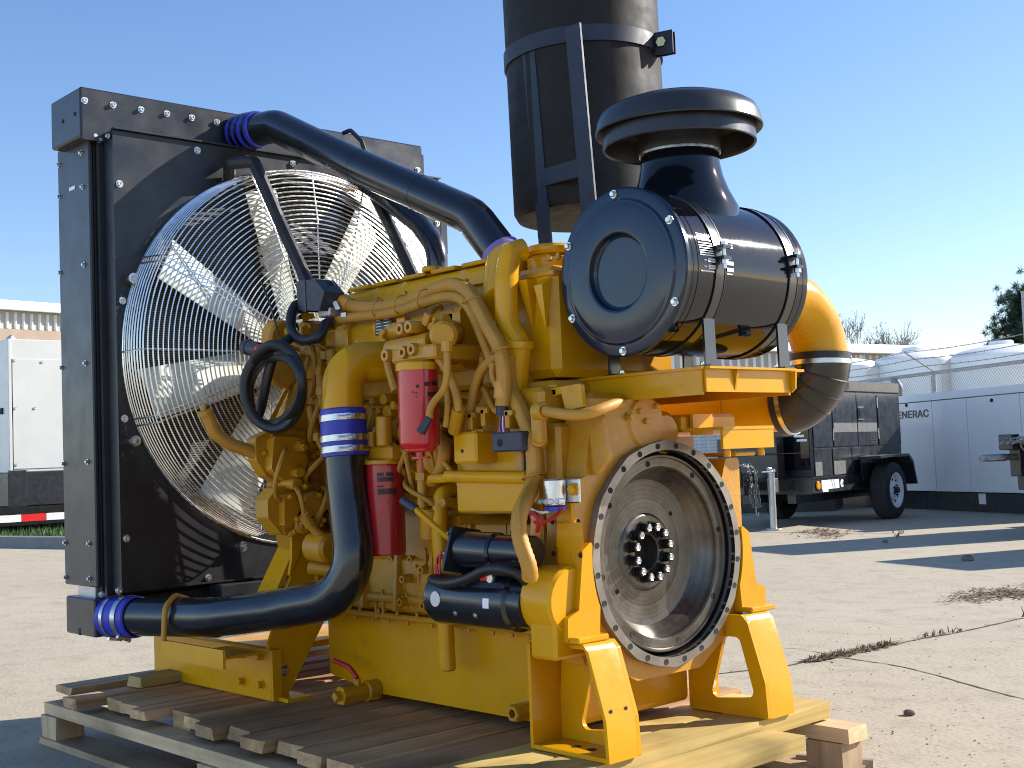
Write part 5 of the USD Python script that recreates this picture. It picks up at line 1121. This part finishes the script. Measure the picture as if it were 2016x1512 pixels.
    D_ = part(T, 'drawbar', pl_(up_h(join(hull([(-.13, mid - .45, .42), (-.13, mid - .45, .52), (-.13, mid - .37, .42), (-.13, mid - .37, .52), (-.80, mid - .06, .42), (-.80, mid - .06, .52), (-.80, mid, .42), (-.80, mid, .52)]),
        hull([(-.13, mid + .45, .42), (-.13, mid + .45, .52), (-.13, mid + .37, .42), (-.13, mid + .37, .52), (-.80, mid + .06, .42), (-.80, mid + .06, .52), (-.80, mid, .42), (-.80, mid, .52)]), bx(-.98, -.72, mid - .06, mid + .06, .38, .62, .006), bx(-1.05, -.981, mid - .045, mid + .045, .47, .70, .006), bx(-1.12, -1.051, mid - .06, mid + .06, .64, .74, .006)))), 'black_trailer', smooth=20)
    part(D_, 'pintle_ring', pl_(up_h(join(ring((-1.22, mid, .595), Zp, .065, .024, 28, 10), bx(-1.15, -1.04, mid - .03, mid + .03, .575, .615, .006)))), 'chain_steel')
    J_ = part(T, 'jack', pl_(join(cyl((-.52, mid - .26, .02), (-.52, mid - .26, .62), .036, 18, bev=.003), cyl((-.52, mid - .26, .0), (-.52, mid - .26, .02), .085, 20, bev=.004), cyl((-.52, mid - .26, .62), (-.52, mid - .26, .65), .045, 16))), 'aluminium')
    part(J_, 'crank', pl_(pipe([(-.52, mid - .26, .66), (-.60, mid - .26, .665), (-.68, mid - .36, .63), (-.80, mid - .30, .625)], .010, .02, 8)), 'zinc')
    part(J_, 'jack_bracket', pl_(join(bx(-.50, -.42, mid - .29, mid - .20, .40, .55, .004))), 'zinc')
    cu = -.13 if dsc > 1 else 0.0
    for vo in (-.10, -.04) if dsc == 1 else (-.14, -.09, -.03):
        part(T, 'safety_chain', placed(up_h(chain([(-1.04 + cu, mid + vo + .02, .68), (-.96 + cu, mid + vo - .03, .70), (-.88 + cu, mid + vo - .06, .54), (-.91 + cu, mid + vo - .06, .34), (-.89 + cu, mid + vo - .08, .27), (-.86 + cu, mid + vo - .06, .42), (-.84 + cu, mid + vo - .04, .62)])), O, yaw), 'chain_steel')
    part(T, 'chain_hook', placed(up_h(pipe([(-.90 + cu, mid - .15, .28), (-.90 + cu, mid - .15, .20), (-.88 + cu, mid - .15, .15), (-.85 + cu, mid - .15, .15), (-.845 + cu, mid - .15, .20)], .008, .02, 8)), O, yaw), 'chain_steel')
    return T
build_trailer('generator_trailer', 'black single-axle generator trailer with a white spoked wheel and amber lamp', TO, TY)
# its twin stands just right of the picture: drawbar and chains reach into view, its shadow lies on the concrete
RY = math.radians(70); ru_ = np.array([math.cos(RY), math.sin(RY)]); rv_ = np.array([-ru_[1], ru_[0]]); RO = np.array([-3.33, 8.30]) + 1.22 * ru_ - .525 * rv_
build_trailer('generator_trailer', 'trailer drawbar with ring hitch and coiled chains entering at the right edge', RO, RY, decal=False, dbh=.115, top=1.95, dbu=0.0, dsc=1.4)
build_trailer('generator_trailer', 'generator trailer standing out of sight right of the picture, casting the lower shadow band', np.array([-.75, 8.35]), RY, decal=False, top=1.75)

# --- long white-grey generator enclosure behind the black trailer
g0 = ground(1840, 1004); GY = math.radians(153.8 - 180)
GO = np.array([g0[0] - math.cos(GY) * 1.9, g0[1] - math.sin(GY) * 1.9])
GN = thing('generator_enclosure', 'long pale grey generator enclosure lettered in black, on a black skid behind the trailer', 'generator', (GO[0], GO[1], -GZ))
gp_ = lambda m: placed(m, GO, GY)
def gz(px, py, u):
    """height above the ground of a picture position on the enclosure's front."""
    d = FW + RT * (px - 1008) / FOCAL - UP * (py - 756) / FOCAL
    n = np.array([-math.sin(GY), math.cos(GY)]); t = ((GO - CAM[:2]) @ n) / (d[:2] @ n); p = CAM + d * t
    return p[2] + GZ, (p[:2] - GO) @ np.array([math.cos(GY), math.sin(GY)])
ztop, _ = gz(1860, 771, 0); zlow, _ = gz(1860, 968, 0); zseam, _ = gz(1860, 788, 0)
part(GN, 'skid', gp_(bx(-1.2, 4.6, .03, 1.4, .0, zlow - .002, .004)), 'black_satin', smooth=False)
GB = part(GN, 'enclosure', gp_(bx(-1.2, 4.6, .018, 1.42, zlow, zseam, .004)), 'hole_dark', smooth=False)
part(GB, 'roof', gp_(bx(-1.22, 4.62, -.01, 1.45, zseam + .012, ztop, .006)), 'grey_enamel', smooth=20)
seams = [-1.2] + [gz(px, 880, 0)[1] for px in (1839, 1907)] + [gz(2013, 880, 0)[1]]
seams += [seams[-1] + .62, seams[-1] + 1.2, 4.6]
for k in range(len(seams) - 1):
    P = part(GB, 'door', gp_(bx(seams[k] + .005, seams[k + 1] - .005, .0, .0178, zlow + .004, zseam + .004, .003)), 'grey_enamel', smooth=20)
for px, py in ((1785, 798), (1953, 788)):
    zz, uu = gz(px, py, 0); part(GB, 'door_lock', gp_(cyl((uu, -.0005, zz), (uu, -.012, zz), .022, 12)), 'hole_dark')
zt, ut = gz(1829, 820, 0); zc_, _ = gz(1829, 806, 0)
tmx = meshkit.text_mesh('GENERAC', zt and (zc_ - zt), .004, bold=True); b = tmx.bounds; s_ = 1.0
V = np.array(tmx.vertices); z1_, ue = gz(1766, 823, 0)
wx = (b[1][0] - b[0][0]); want = (ut - ue) * 7 / 6.02
V = np.stack([ut - want + (V[:, 0] - b[0][0]) * want / wx, -.0008 - V[:, 2], zt + V[:, 1]], 1)
part(GB, 'lettering', gp_(trimesh.Trimesh(V, tmx.faces[:, ::-1], process=False)), 'label_black', smooth=False)
z0_, u0_ = gz(1923, 972, 0); z1_, u1_ = gz(1938, 993, 0)
part(GN, 'white_plate', gp_(bx(u0_, u1_, .024, .029, z1_, z0_)), 'grey_enamel', smooth=False)

# --- white louvred enclosure seen between the flywheel and the black trailer
lo0 = ground(1395, 1012)
LV = thing('louvred_enclosure', 'white louvred generator enclosure partly hidden behind the black trailer hitch', 'generator', (lo0[0], lo0[1], -GZ))
LYaw = math.radians(28); lp_ = lambda m: placed(m, lo0, LYaw)
part(LV, 'skid', lp_(bx(-1.2, 1.7, .02, 1.2, .0, .28)), 'black_satin', smooth=False)
LE = part(LV, 'enclosure', lp_(bx(-1.25, 1.75, 0, 1.3, .2805, 1.40, .006)), 'white_enamel', smooth=20)
part(LE, 'sill', lp_(bx(-1.25, 1.75, -.03, -.001, .33, .40, .004)), 'white_enamel', smooth=20)
for c_ in range(9):
    for r_ in range(13):
        u_ = -.62 + c_ * .135; z_ = .72 + r_ * .048
        part(LE, 'louvre', lp_(hull([(u_, -.001, z_), (u_ + .10, -.001, z_), (u_, -.001, z_ + .022), (u_ + .10, -.001, z_ + .022), (u_ + .006, -.018, z_ + .004), (u_ + .094, -.018, z_ + .004)])), 'white_enamel', smooth=False)
single('timber_block', placed(join(plank(-.15, .55, -.25, -.15, .001, .10)), lo0 + np.array([-.1, -.3, 0]), LYaw), 'wood_x', 'pale timber bearer on the ground under the louvred enclosure', 'timber', smooth=False)

# --- white generator on a trailer at the left edge
q0 = ground(22, 1058)
q0 = np.array([q0[0], q0[1]])
LW = thing('white_generator', 'tall white generator enclosure on a dark trailer with red and white reflector tape, left edge', 'generator', (q0[0], q0[1], -GZ))
def lz(py): return (940 - py) / FOCAL * np.dot(np.array([q0[0], q0[1], 0]) - [CAM[0], CAM[1], 0], FW) + CAM[2] + GZ + .0
# local: u along +y (to the right in the picture), v = towards -x (away)
LYa = math.radians(90); ql = lambda m: placed(m, q0, LYa)
zt_, zb_ = lz(664), lz(929)
WE = part(LW, 'enclosure', ql(bx(0, 3.2, 0, 5.2, zb_, zt_, .012)), 'white_enamel', smooth=20)
part(WE, 'end_panel', ql(bx(.05, 2.6, -.014, -.0005, zb_ + .05, zt_ - .30, .003)), 'white_enamel', smooth=20)
part(WE, 'corner_post', ql(bx(-.012, .035, -.02, .30, zb_, zt_ - .01, .006)), 'white_enamel', smooth=20)
part(WE, 'door_gap', ql(bx(.040, .048, -.012, -.0006, zb_ + .02, zt_ - .30)), 'hole_dark', smooth=False)
for px, py in ((32, 708), (92, 710), (32, 803), (74, 803), (32, 915), (52, 929)):
    u_ = (px - 22) / 98 * .62 / .62 * .68; z_ = lz(py)
    part(WE, 'latch', ql(join(bx(u_ - .004, u_ + .03, -.03, -.0145, z_ - .012, z_ + .02, .003), bx(u_ + .012, u_ + .045, -.028, -.016, z_ + .012, z_ + .028))), 'zinc', smooth=False)
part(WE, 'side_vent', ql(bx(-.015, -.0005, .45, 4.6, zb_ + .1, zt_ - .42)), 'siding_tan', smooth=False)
part(WE, 'side_latch', ql(bx(-.03, -.016, .20, .36, lz(812), lz(800))), 'hole_dark', smooth=False)
part(WE, 'exhaust_cap', ql(join(cyl((.55, 1.2, zt_), (.55, 1.2, zt_ + .06), .05, 14), cyl((.55, 1.2, zt_ + .05), (.45, 1.2, zt_ + .16), .07, 16, bev=.02))), 'aluminium')
TRL = part(LW, 'trailer_deck', ql(join(bx(-.05, 3.4, -.05, 5.3, lz(996), zb_ - .003, .01))), 'black_satin', smooth=20)
part(TRL, 'rear_beam', ql(bx(-.3, 3.5, -.14, 5.3, lz(1034), lz(997), .01)), 'steel_dark', smooth=20)
ru = .98
for k, (u0, u1, m_) in enumerate(((.10, .47, 'reflector_red'), (.47, .84, 'reflector_white'), (.84, 1.2, 'reflector_red'), (-.28, .10, 'reflector_white'))):
    part(TRL, 'reflector_tape', ql(bx(u0 + .003, u1 - .003, -.1425, -.1405, lz(1026), lz(1012))), m_, smooth=False)
for u_ in (.7, 2.9):
    for v_ in (2.0, 3.0): part(LW, 'tyre', ql(lathe([(.2, -.13), (.36, -.14), (.40, -.10), (.40, .10), (.36, .14), (.2, .13), (.0, .12)], (u_, v_, .40), Xp, 28)), 'tyre')
part(LW, 'corner_bin', ql(bx(-.04, .22, -.06, .0, lz(997), lz(925), .006)), 'black_satin', smooth=False)

# --- kerb and grass at the left
kb0, kb1 = ground(-200, 1075), ground(240, 1082)
kd = kb1 - kb0; kn = np.array([-kd[1], kd[0], 0]) / np.linalg.norm(kd[:2])
if kn @ (CAM - kb0) > 0: kn = -kn
single('kerb', hull([kb0 - kd * 2, kb1 + kd * 1, kb0 - kd * 2 + kn * .28, kb1 + kd * 1 + kn * .28, kb0 - kd * 2 + kn * .05 + [0, 0, .13], kb1 + kd * 1 + kn * .05 + [0, 0, .13], kb0 - kd * 2 + kn * .26 + [0, 0, .13], kb1 + kd * 1 + kn * .26 + [0, 0, .13]]), 'kerb_grey', kind='structure', smooth=False)
rg_ = np.random.default_rng(5)
n = 9000
a_ = kb0 - kd * .3 + kd * rg_.random((n, 1)) * 1.8 + kn * (.30 + 2.6 * rg_.random((n, 1)) ** 1.3)
hgt = .07 + .10 * rg_.random(n); ang = rg_.random(n) * 6.28; lean = (rg_.random((n, 2)) - .5) * .09
V = np.empty((n, 3, 3)); w_ = .014
V[:, 0] = a_ + np.stack([np.cos(ang) * w_, np.sin(ang) * w_, np.zeros(n)], 1); V[:, 1] = a_ - np.stack([np.cos(ang) * w_, np.sin(ang) * w_, np.zeros(n)], 1)
V[:, 2] = a_ + np.concatenate([lean, hgt[:, None]], 1)
single('grass', trimesh.Trimesh(V.reshape(-1, 3), np.arange(3 * n).reshape(-1, 3), process=False), 'grass', 'strip of short green grass behind the kerb at the left edge', 'grass', kind='stuff', smooth=False)
single('verge', trimesh.Trimesh([kb0 - kd * 3 + kn * .27 + [0, 0, .02], kb1 + kd + kn * .27 + [0, 0, .02], kb1 + kd + kn * 3.2 + [0, 0, .02], kb0 - kd * 3 + kn * 3.2 + [0, 0, .02]], [(0, 1, 2), (0, 2, 3)], process=False), 'grass', kind='structure', smooth=False)

# --- warehouses
def warehouse(name, label, O, yaw, L, D, H, z_sid, band_m, ribs, pitch=.05, door=None):
    Wh = thing(name, label, 'warehouse', (O[0], O[1], -GZ)); f = lambda m: placed(m, O, yaw)
    part(Wh, 'wall', f(bx(0, L, 0, D, 0, H)), 'siding_white', smooth=False)
    rf = part(Wh, 'roof', f(hull([(-.3, -.3, H + .02), (L + .3, -.3, H + .02), (-.3, D + .3, H + .02), (L + .3, D + .3, H + .02), (-.3, D / 2, H + .02 + D / 2 * pitch), (L + .3, D / 2, H + .02 + D / 2 * pitch)])), 'trim_white', smooth=False)
    part(rf, 'gutter', f(bx(-.3, L + .3, -.42, -.301, H - .22, H + .10, .02)), 'trim_white', smooth=False)
    n_ = int(ribs[1] - ribs[0]) * 1
    x = ribs[0]; 
    while x < ribs[1]:
        part(Wh, 'siding_rib', f(hull([(x - .05, -.001, z_sid), (x + .05, -.001, z_sid), (x - .05, -.001, H - .25), (x + .05, -.001, H - .25), (x - .02, -.07, z_sid), (x + .02, -.07, z_sid), (x - .02, -.07, H - .25), (x + .02, -.07, H - .25)])), 'trim_white', smooth=False)
        x += ribs[2]
    if band_m: part(Wh, 'wainscot', f(bx(ribs[0] - 1, ribs[1] + 1, -.08, -.001, z_sid - .55, z_sid - .02)), band_m, smooth=False)
    return Wh, f
dl = ground(55, 975); 
def dist_pt(px, D):
    d = FW + RT * (px - 1008) / FOCAL - UP * (900 - 756) / FOCAL; d = d / math.hypot(d[0], d[1]); return CAM[:2] + d[:2] * D
A = dist_pt(130, 46); B = dist_pt(-120, 44); yawL = math.atan2(A[1] - B[1], A[0] - B[0])
def hz(py, px, D):
    hy = 902 - .0393 * (px - 1008); return CAM[2] + GZ + (hy - py) / FOCAL * D * math.cos(math.atan((px - 1008) / FOCAL)) 
Hl = hz(592, 60, 45)
WL, fl = warehouse('warehouse', 'white metal-sided warehouse with a tan band behind the white generator', B - (A - B) * 1.5, yawL, 22, 18, Hl - .1, hz(645, 60, 45), 'siding_tan', (6.0, 18.0, .29))
A = dist_pt(1560, 44); B = dist_pt(2150, 58); yawR = math.atan2(B[1] - A[1], B[0] - A[0])
Hr = hz(676, 1690, 46)
WR, fr = warehouse('warehouse', 'low white metal warehouse with ribbed siding behind the plastic tanks', A - (B - A) / np.linalg.norm(B - A) * 8, yawR, 42, 20, Hr - .1, 1.0, None, (.3, 41, .36))
for x in (7.6, 11.5, 16.0, 21): part(WR, 'downpipe', fr(bx(x, x + .16, -.16, -.07, 0, Hr - .35, .02)), 'trim_white', smooth=False)

# --- white plastic tanks
def tank(px, D, R, ztop, label):
    c = dist_pt(px, D); T = thing('water_tank', label, 'tank', (c[0], c[1], -GZ))
    H = ztop - R * .22
    part(T, 'shell', lathe([(R, 0), (R, .3), (R + .012, .32), (R, .34), (R, H - .08), (R - .03, H), (R - .12, H + .05), (R * .72, H + R * .12), (R * .4, H + R * .19), (.22, H + R * .22), (0, H + R * .22)], (c[0], c[1], -GZ), Zp, 56), 'tank_plastic')
    part(T, 'lid', cyl((c[0], c[1], -GZ + ztop - .01), (c[0], c[1], -GZ + ztop + .07), .24, 24, bev=.02), 'tank_plastic')
    for k in range(3): part(T, 'shell_band', ring((c[0], c[1], -GZ + .75 + k * .75), Zp, R, .012, 48, 6), 'tank_plastic')
DT = 27.5
tank(1665, DT, .92, hz(703, 1690, DT), 'white plastic tank behind the fence, half hidden by the rubber air elbow')
tank(1811, DT, .86, hz(690, 1811, DT), 'white plastic tank with a domed top behind the fence post with the barbed-wire arm')
tank(1985, DT, 1.13, hz(678, 1960, DT), 'widest white plastic tank, at the right edge behind the fence')

# --- chain-link fence with barbed wire
FD = 21.5
fp_ = lambda px, D, py: np.append(dist_pt(px, D), hz(py, px, D) - GZ)
# the fence line: passes the post at px 1847 and runs along the enclosure
c0 = dist_pt(1847, FD); fdir = np.array([math.cos(GY), math.sin(GY)]); ftop = hz(733, 1847, FD)
FE = thing('chain_link_fence', 'galvanised chain-link fence topped with three strands of barbed wire, in front of the white tanks', 'fence', (c0[0], c0[1], -GZ))
fpt = lambda u, h, off=0.0: np.array([c0[0] + fdir[0] * u - fdir[1] * off, c0[1] + fdir[1] * u + fdir[0] * off, h - GZ])
U0_, U1_ = -7.5, 5.0
part(FE, 'top_rail', cyl(fpt(U0_, ftop), fpt(U1_, ftop), .030, 12), 'galvanised')
for u_ in (-6.0, -3.0, 0, 3.0):
    part(FE, 'post', cyl(fpt(u_, 0), fpt(u_, ftop - .02), .042, 14), 'galvanised')
    A_ = part(FE, 'barbed_arm', hull([fpt(u_ + s_ * .022, h, o_) for s_ in (-1, 1) for h, o_ in ((ftop + .02, .02), (ftop + .04, -.02))] + [fpt(u_ + s_ * .015 - .30, ftop + .36 + o_, -.32) for s_ in (-1, 1) for o_ in (0, .02)]), 'galvanised', smooth=False)
up_ = fpt(-.98, ftop - .06); part(FE, 'gate_post', pipe([up_ + [0, 0, -1.7], up_ + [.0, 0, -.10], up_ + np.append(fdir * -.12, .02)], .06, .08, 12), 'wire_grey')
part(FE, 'gate_post_cap', ring(up_ + np.append(fdir * -.12, .0), (.3, .4, 1), .05, .035, 16, 8), 'wire_grey')
for k in range(3):
    P = []
    f_ = (k + 1) / 3
    for u_ in np.linspace(U0_, U1_, 60): P.append(fpt(u_ - .30 * f_, ftop + .36 * f_ - .03 * math.sin((u_ / 3.0 % 1) * math.pi), -.32 * f_))
    w_ = part(FE, 'barbed_wire', sweep(P, .006, 5), 'wire_grey')
    part(w_, 'barbs', join(*[cyl(np.array(p) + [0, 0, .02], np.array(p) - [.01, 0, .02], .003, 4) for p in P[::1]]), 'wire_grey', smooth=False, kind='stuff')
ms = []; pit = .062
for s_ in (-1, 1):
    u_ = U0_ - 2
    while u_ < U1_ + 2:
        h0, h1 = .75, ftop - .02; a_, b_ = u_, u_ + s_ * (h1 - h0) * .95
        lo_, hi_ = max(min(a_, b_), U0_), min(max(a_, b_), U1_)
        if lo_ < hi_:
            tt_ = lambda q: h0 + (q - a_) / (b_ - a_) * (h1 - h0)
            ms.append(cyl(fpt(lo_, tt_(lo_), .035 * 1 + .003 * s_), fpt(hi_, tt_(hi_), .035 + .003 * s_), .0019, 4))
        u_ += pit
part(FE, 'wire_mesh', join(*ms), 'wire_dark', smooth=False, kind='stuff')

# --- light pole cut by the right edge
pp = dist_pt(2034, 40)
PO = thing('light_pole', 'thin grey light pole at the right edge in front of the pine', 'pole', (pp[0], pp[1], -GZ))
part(PO, 'shaft', cyl((pp[0], pp[1], -GZ), (pp[0], pp[1], hz(575, 2014, 40) - GZ), .06, 12, r1=.05), 'galvanised')
part(PO, 'pole_cap', cyl((pp[0], pp[1], hz(575, 2014, 40) - GZ), (pp[0], pp[1], hz(572, 2014, 40) - GZ), .07, 12), 'galvanised')

# --- trees
def limbs(base, H, rr, seed, levels=5, spread=.55, up=.35, r0=.16, nb=(3, 4), shrink=.72):
    R = random.Random(seed); segs = []; tips = []
    def grow(p, d, L, r, lv):
        n_ = 4; q = [p]
        for k in range(n_):
            d = d + np.array([R.gauss(0, .10), R.gauss(0, .10), R.gauss(0, .07) + up * .06]); d /= np.linalg.norm(d); q.append(q[-1] + d * L / n_)
        segs.append((q, r, lv))
        if lv == levels: tips.append((q[-1], d)); return
        for k in range(R.randint(*nb)):
            t = R.uniform(.45, 1.0) if k else 1.0; i = min(n_, max(1, int(t * n_)))
            nd = d + np.array([R.gauss(0, spread), R.gauss(0, spread), R.gauss(up * .5, spread * .5)]); nd /= np.linalg.norm(nd)
            grow(q[i], nd, L * shrink * R.uniform(.8, 1.15), r * .58, lv + 1)
    grow(np.asarray(base, float), np.array([0, 0, 1.0]), H * .32, r0, 0)
    b = np.asarray(base, float); f = H / max(t[0][2] - b[2] for t in tips); sc = lambda p: b + (p - b) * f
    segs = [([sc(p) for p in q], r, lv) for q, r, lv in segs]; tips = [(sc(p), d) for p, d in tips]
    return segs, tips
def bare_tree(px, D, H, seed, label):
    c = dist_pt(px, D); T = thing('bare_tree', label, 'tree', (c[0], c[1], -GZ))
    segs, tips = limbs((c[0], c[1], -GZ), H, 1, seed, 6, .36, .5, H * .018, (3, 4), .74)
    tr = [sweep(q, np.linspace(r, r * .6, len(q)), 6) for q, r, lv in segs if lv <= 1]; cr = [sweep(q, np.maximum(.010, np.linspace(r, r * .5, len(q))), 4, caps=False) for q, r, lv in segs if lv > 1]
    part(T, 'trunk', join(*tr), 'bark_grey'); part(T, 'crown', join(*cr), 'bark_grey', smooth=False)
    rg = np.random.default_rng(seed); P = np.array([t[0] for t in tips]); P = P + rg.normal(0, .10, (len(P), 3)); n = len(P)
    V = P[:, None] + rg.normal(0, .030, (n, 3, 3)); part(T, 'buds', trimesh.Trimesh(V.reshape(-1, 3), np.arange(3 * n).reshape(-1, 3), process=False), 'bud_brown', smooth=False, kind='stuff')
bare_tree(1672, 62, hz(622, 1690, 62) + .3, 11, 'bare winter tree with fine grey twigs beside the rubber air elbow')
bare_tree(1735, 66, hz(640, 1735, 66) + .2, 23, 'bare winter tree, lower and farther right, above the warehouse roof')
def pine(px, D, H, seed, label):
    c = dist_pt(px, D); T = thing('pine_tree', label, 'tree', (c[0], c[1], -GZ)); rg = np.random.default_rng(seed)
    tk = [np.array([c[0] + .1 * math.sin(k), c[1], -GZ + H * k / 8]) for k in range(9)]
    part(T, 'trunk', sweep(tk, np.linspace(.26, .05, 9), 10), 'bark_brown')
    br, cl = [], []
    for k in range(64):
        h = H * (.25 + .74 * (k / 63) ** .9); az = k * 2.4 + rg.uniform(-.4, .4); L = (H * .36) * (1 - (h / H - .25) / .80) ** .75 * rg.uniform(.55, 1.12) + .3
        b0 = np.array([c[0], c[1], -GZ + h]); d = np.array([math.cos(az), math.sin(az), rg.uniform(.0, .45)])
        P = [b0 + d * L * t + np.array([0, 0, .12 * L * t * t]) for t in np.linspace(0, 1, 6)]; br.append(sweep(P, np.linspace(.055, .014, 6), 5))
        for t in np.linspace(.35, 1.0, 8):
            base = b0 + d * L * t + np.array([0, 0, .12 * L * t * t])
            for j in range(3): cl.append(base + rg.normal(0, .20 + .10 * t, 3) * [1, 1, .7])
    part(T, 'branches', join(*br), 'bark_brown')
    C = np.array(cl); m_ = 46; n = len(C) * m_
    dirs = rg.normal(0, 1, (n, 3)); dirs[:, 2] += .35; dirs /= np.linalg.norm(dirs, axis=1, keepdims=True)
    b_ = np.repeat(C, m_, 0) + rg.normal(0, .04, (n, 3)); side = np.cross(dirs, rg.normal(0, 1, (n, 3))); side /= np.linalg.norm(side, axis=1, keepdims=True)
    L_ = .16 + .12 * rg.random((n, 1)); V = np.stack([b_ + side * .011, b_ - side * .011, b_ + dirs * L_], 1)
    part(T, 'crown', trimesh.Trimesh(V.reshape(-1, 3), np.arange(3 * n).reshape(-1, 3), process=False), 'pine_needle', smooth=False)
pine(2062, 44, hz(572, 2062, 44), 3, 'dark green pine at the right edge behind the tanks')

# ------------------------------------------------------------------ marks and litter on the concrete
def ground_strip(pts, w, m, name, label=None, kind=None, z=.0015, jit=.016, seed=1):
    R = np.random.default_rng(seed); P = []
    for (a, b) in zip(pts[:-1], pts[1:]):
        A_, B_ = ground(*a), ground(*b); n_ = max(2, int(np.linalg.norm(B_ - A_) / .05))
        P += [A_ + (B_ - A_) * k / n_ for k in range(n_)]
    P.append(ground(*pts[-1])); P = np.array(P); P[:, :2] += np.cumsum(R.normal(0, jit, (len(P), 2)), 0) * .25
    T = np.gradient(P, axis=0); T /= np.linalg.norm(T, axis=1, keepdims=True) + 1e-9; N = np.stack([-T[:, 1], T[:, 0], 0 * T[:, 0]], 1)
    ww = w * (.35 + 1.1 * R.random(len(P)))[:, None]
    V = np.concatenate([P + N * ww, P - N * ww]); V[:, 2] = -GZ + z; n_ = len(P); F = []
    for k in range(n_ - 1): F += [(k, n_ + k, n_ + k + 1), (k, n_ + k + 1, k + 1)]
    single(name, trimesh.Trimesh(V, F, process=False), m, label, kind=kind or 'structure', smooth=False); return P
ck = ground_strip([(1380, 1330), (1545, 1312), (1650, 1292), (1740, 1274), (1830, 1255), (1920, 1238), (2040, 1212)], .009, 'crack', 'pavement_joint')
ck2 = ground_strip([(1650, 1294), (1745, 1308), (1850, 1332), (1920, 1350), (1960, 1362), (2040, 1382)], .0042, 'crack', 'pavement_crack', seed=4)
ck3 = ground_strip([(1380, 1046), (1560, 1049), (1700, 1052), (1760, 1050)], .012, 'crack', 'pavement_joint', seed=9)
ck4 = ground_strip([(1470, 1290), (1560, 1275), (1640, 1290)], .0025, 'crack', 'pavement_crack', seed=14)
def tufts(name, P, n, h, w, mats, label, cat, seed, spread=.012, flat=False):
    R = np.random.default_rng(seed); idx = R.integers(0, len(P), n); B_ = np.asarray(P)[idx] + R.normal(0, spread, (n, 3)) * [1, 1, 0]; B_[:, 2] = -GZ + .005
    an = R.random(n) * 6.28; ll = h * (.4 + .9 * R.random(n)); el = R.uniform(.02, .25, n) if flat else R.uniform(.3, 1.3, n)
    D_ = np.stack([np.cos(an) * np.cos(el), np.sin(an) * np.cos(el), np.sin(el)], 1) * ll[:, None]; S_ = np.stack([-np.sin(an), np.cos(an), 0 * an], 1) * w
    V = np.stack([B_ - S_, B_ + S_, B_ + D_ * .6 + S_ * .8 + [0, 0, .002], B_ + D_, B_ + D_ * .6 - S_ * .8 + [0, 0, .002]], 1); o = np.arange(n)[:, None] * 5
    F = np.concatenate([o + [0, 1, 2], o + [0, 2, 4], o + [4, 2, 3]])
    single(name, trimesh.Trimesh(V.reshape(-1, 3), F, process=False), mats, label, cat, kind='stuff', smooth=False)
seg = lambda P, a, b: P[int(len(P) * a):int(len(P) * b)]
tufts('weeds', np.concatenate([seg(ck, .25, .48), seg(ck, .44, .5), seg(ck, .56, .70)]), 200, .026, .0028, 'weed', 'small weeds growing along the joint in the concrete', 'weeds', 2)
tufts('weeds', seg(ck, .95, .96), 8, .09, .004, 'grass', 'single grass tuft in the concrete joint at the right edge', 'weeds', 6, .01)
tufts('dry_leaves', np.concatenate([seg(ck, .25, .5)]), 260, .04, .006, 'dry_leaf', 'dry leaf litter caught in the concrete joint', 'leaves', 8, .02, True)
def patch_pts(px0, px1, py0, py1, n, seed):
    R = np.random.default_rng(seed); out = []
    for _ in range(n):
        t = R.random(); out.append(ground(px0 + (px1 - px0) * t, py0 + (py1 - py0) * t + R.normal(0, 1.0) * 5))
    return np.array(out)
tufts('dry_leaves', np.concatenate([patch_pts(1870, 2030, 1182, 1168, 120, 3), patch_pts(1900, 2030, 1172, 1166, 120, 4)]), 520, .05, .006, 'dry_leaf', 'patch of dry leaf litter and dirt on the open concrete at the right', 'leaves', 12, .04, True)
tufts('dry_leaves', patch_pts(1590, 1665, 1050, 1052, 80, 5), 240, .09, .009, 'dry_leaf', 'clump of dry yellow-green leaves on the concrete before the trailer', 'leaves', 13, .05, True)
tufts('weeds', patch_pts(1764, 1774, 1055, 1056, 6, 7), 14, .06, .006, 'weed', 'small weed in the shadow band on the concrete', 'weeds', 15, .02)
for (px, py, s_, lb) in ((1790, 1408, .020, 'small dark stone on the open concrete at right'), (1905, 1104, .05, 'dark flat scrap in the lower shadow band'), (1742, 1068, .03, 'small dark stone in the upper shadow band')):
    c = ground(px, py); m_ = trimesh.creation.icosphere(1, 1.0); V = np.array(m_.vertices) * [s_, s_ * .8, s_ * .55]; V *= 1 + .25 * (meshkit.noise(V * 40 + 3)[:, None] - .5)
    V[:, 2] = np.maximum(V[:, 2], -.3 * s_); single('stone', trimesh.Trimesh(V + c + [0, 0, s_ * .3 + .002], m_.faces, process=False), 'pebble', lb, 'stone', smooth=False)
R = np.random.default_rng(77); n = 300; ms = []
ico = trimesh.creation.icosphere(0, 1.0)
VV, FF = [], []
for k in range(n):
    px, py = R.uniform(1300, 2016), 1100 + 412 * R.random() ** .8; c = ground(px, py); s_ = R.uniform(.0012, .0038)
    VV.append(np.array(ico.vertices) * [s_, s_, s_ * .5] + c + [0, 0, .002]); FF.append(ico.faces + 12 * k)
single('grit', trimesh.Trimesh(np.concatenate(VV), np.concatenate(FF), process=False), 'pebble', 'fine grit scattered over the concrete', 'grit', kind='stuff', smooth=False)
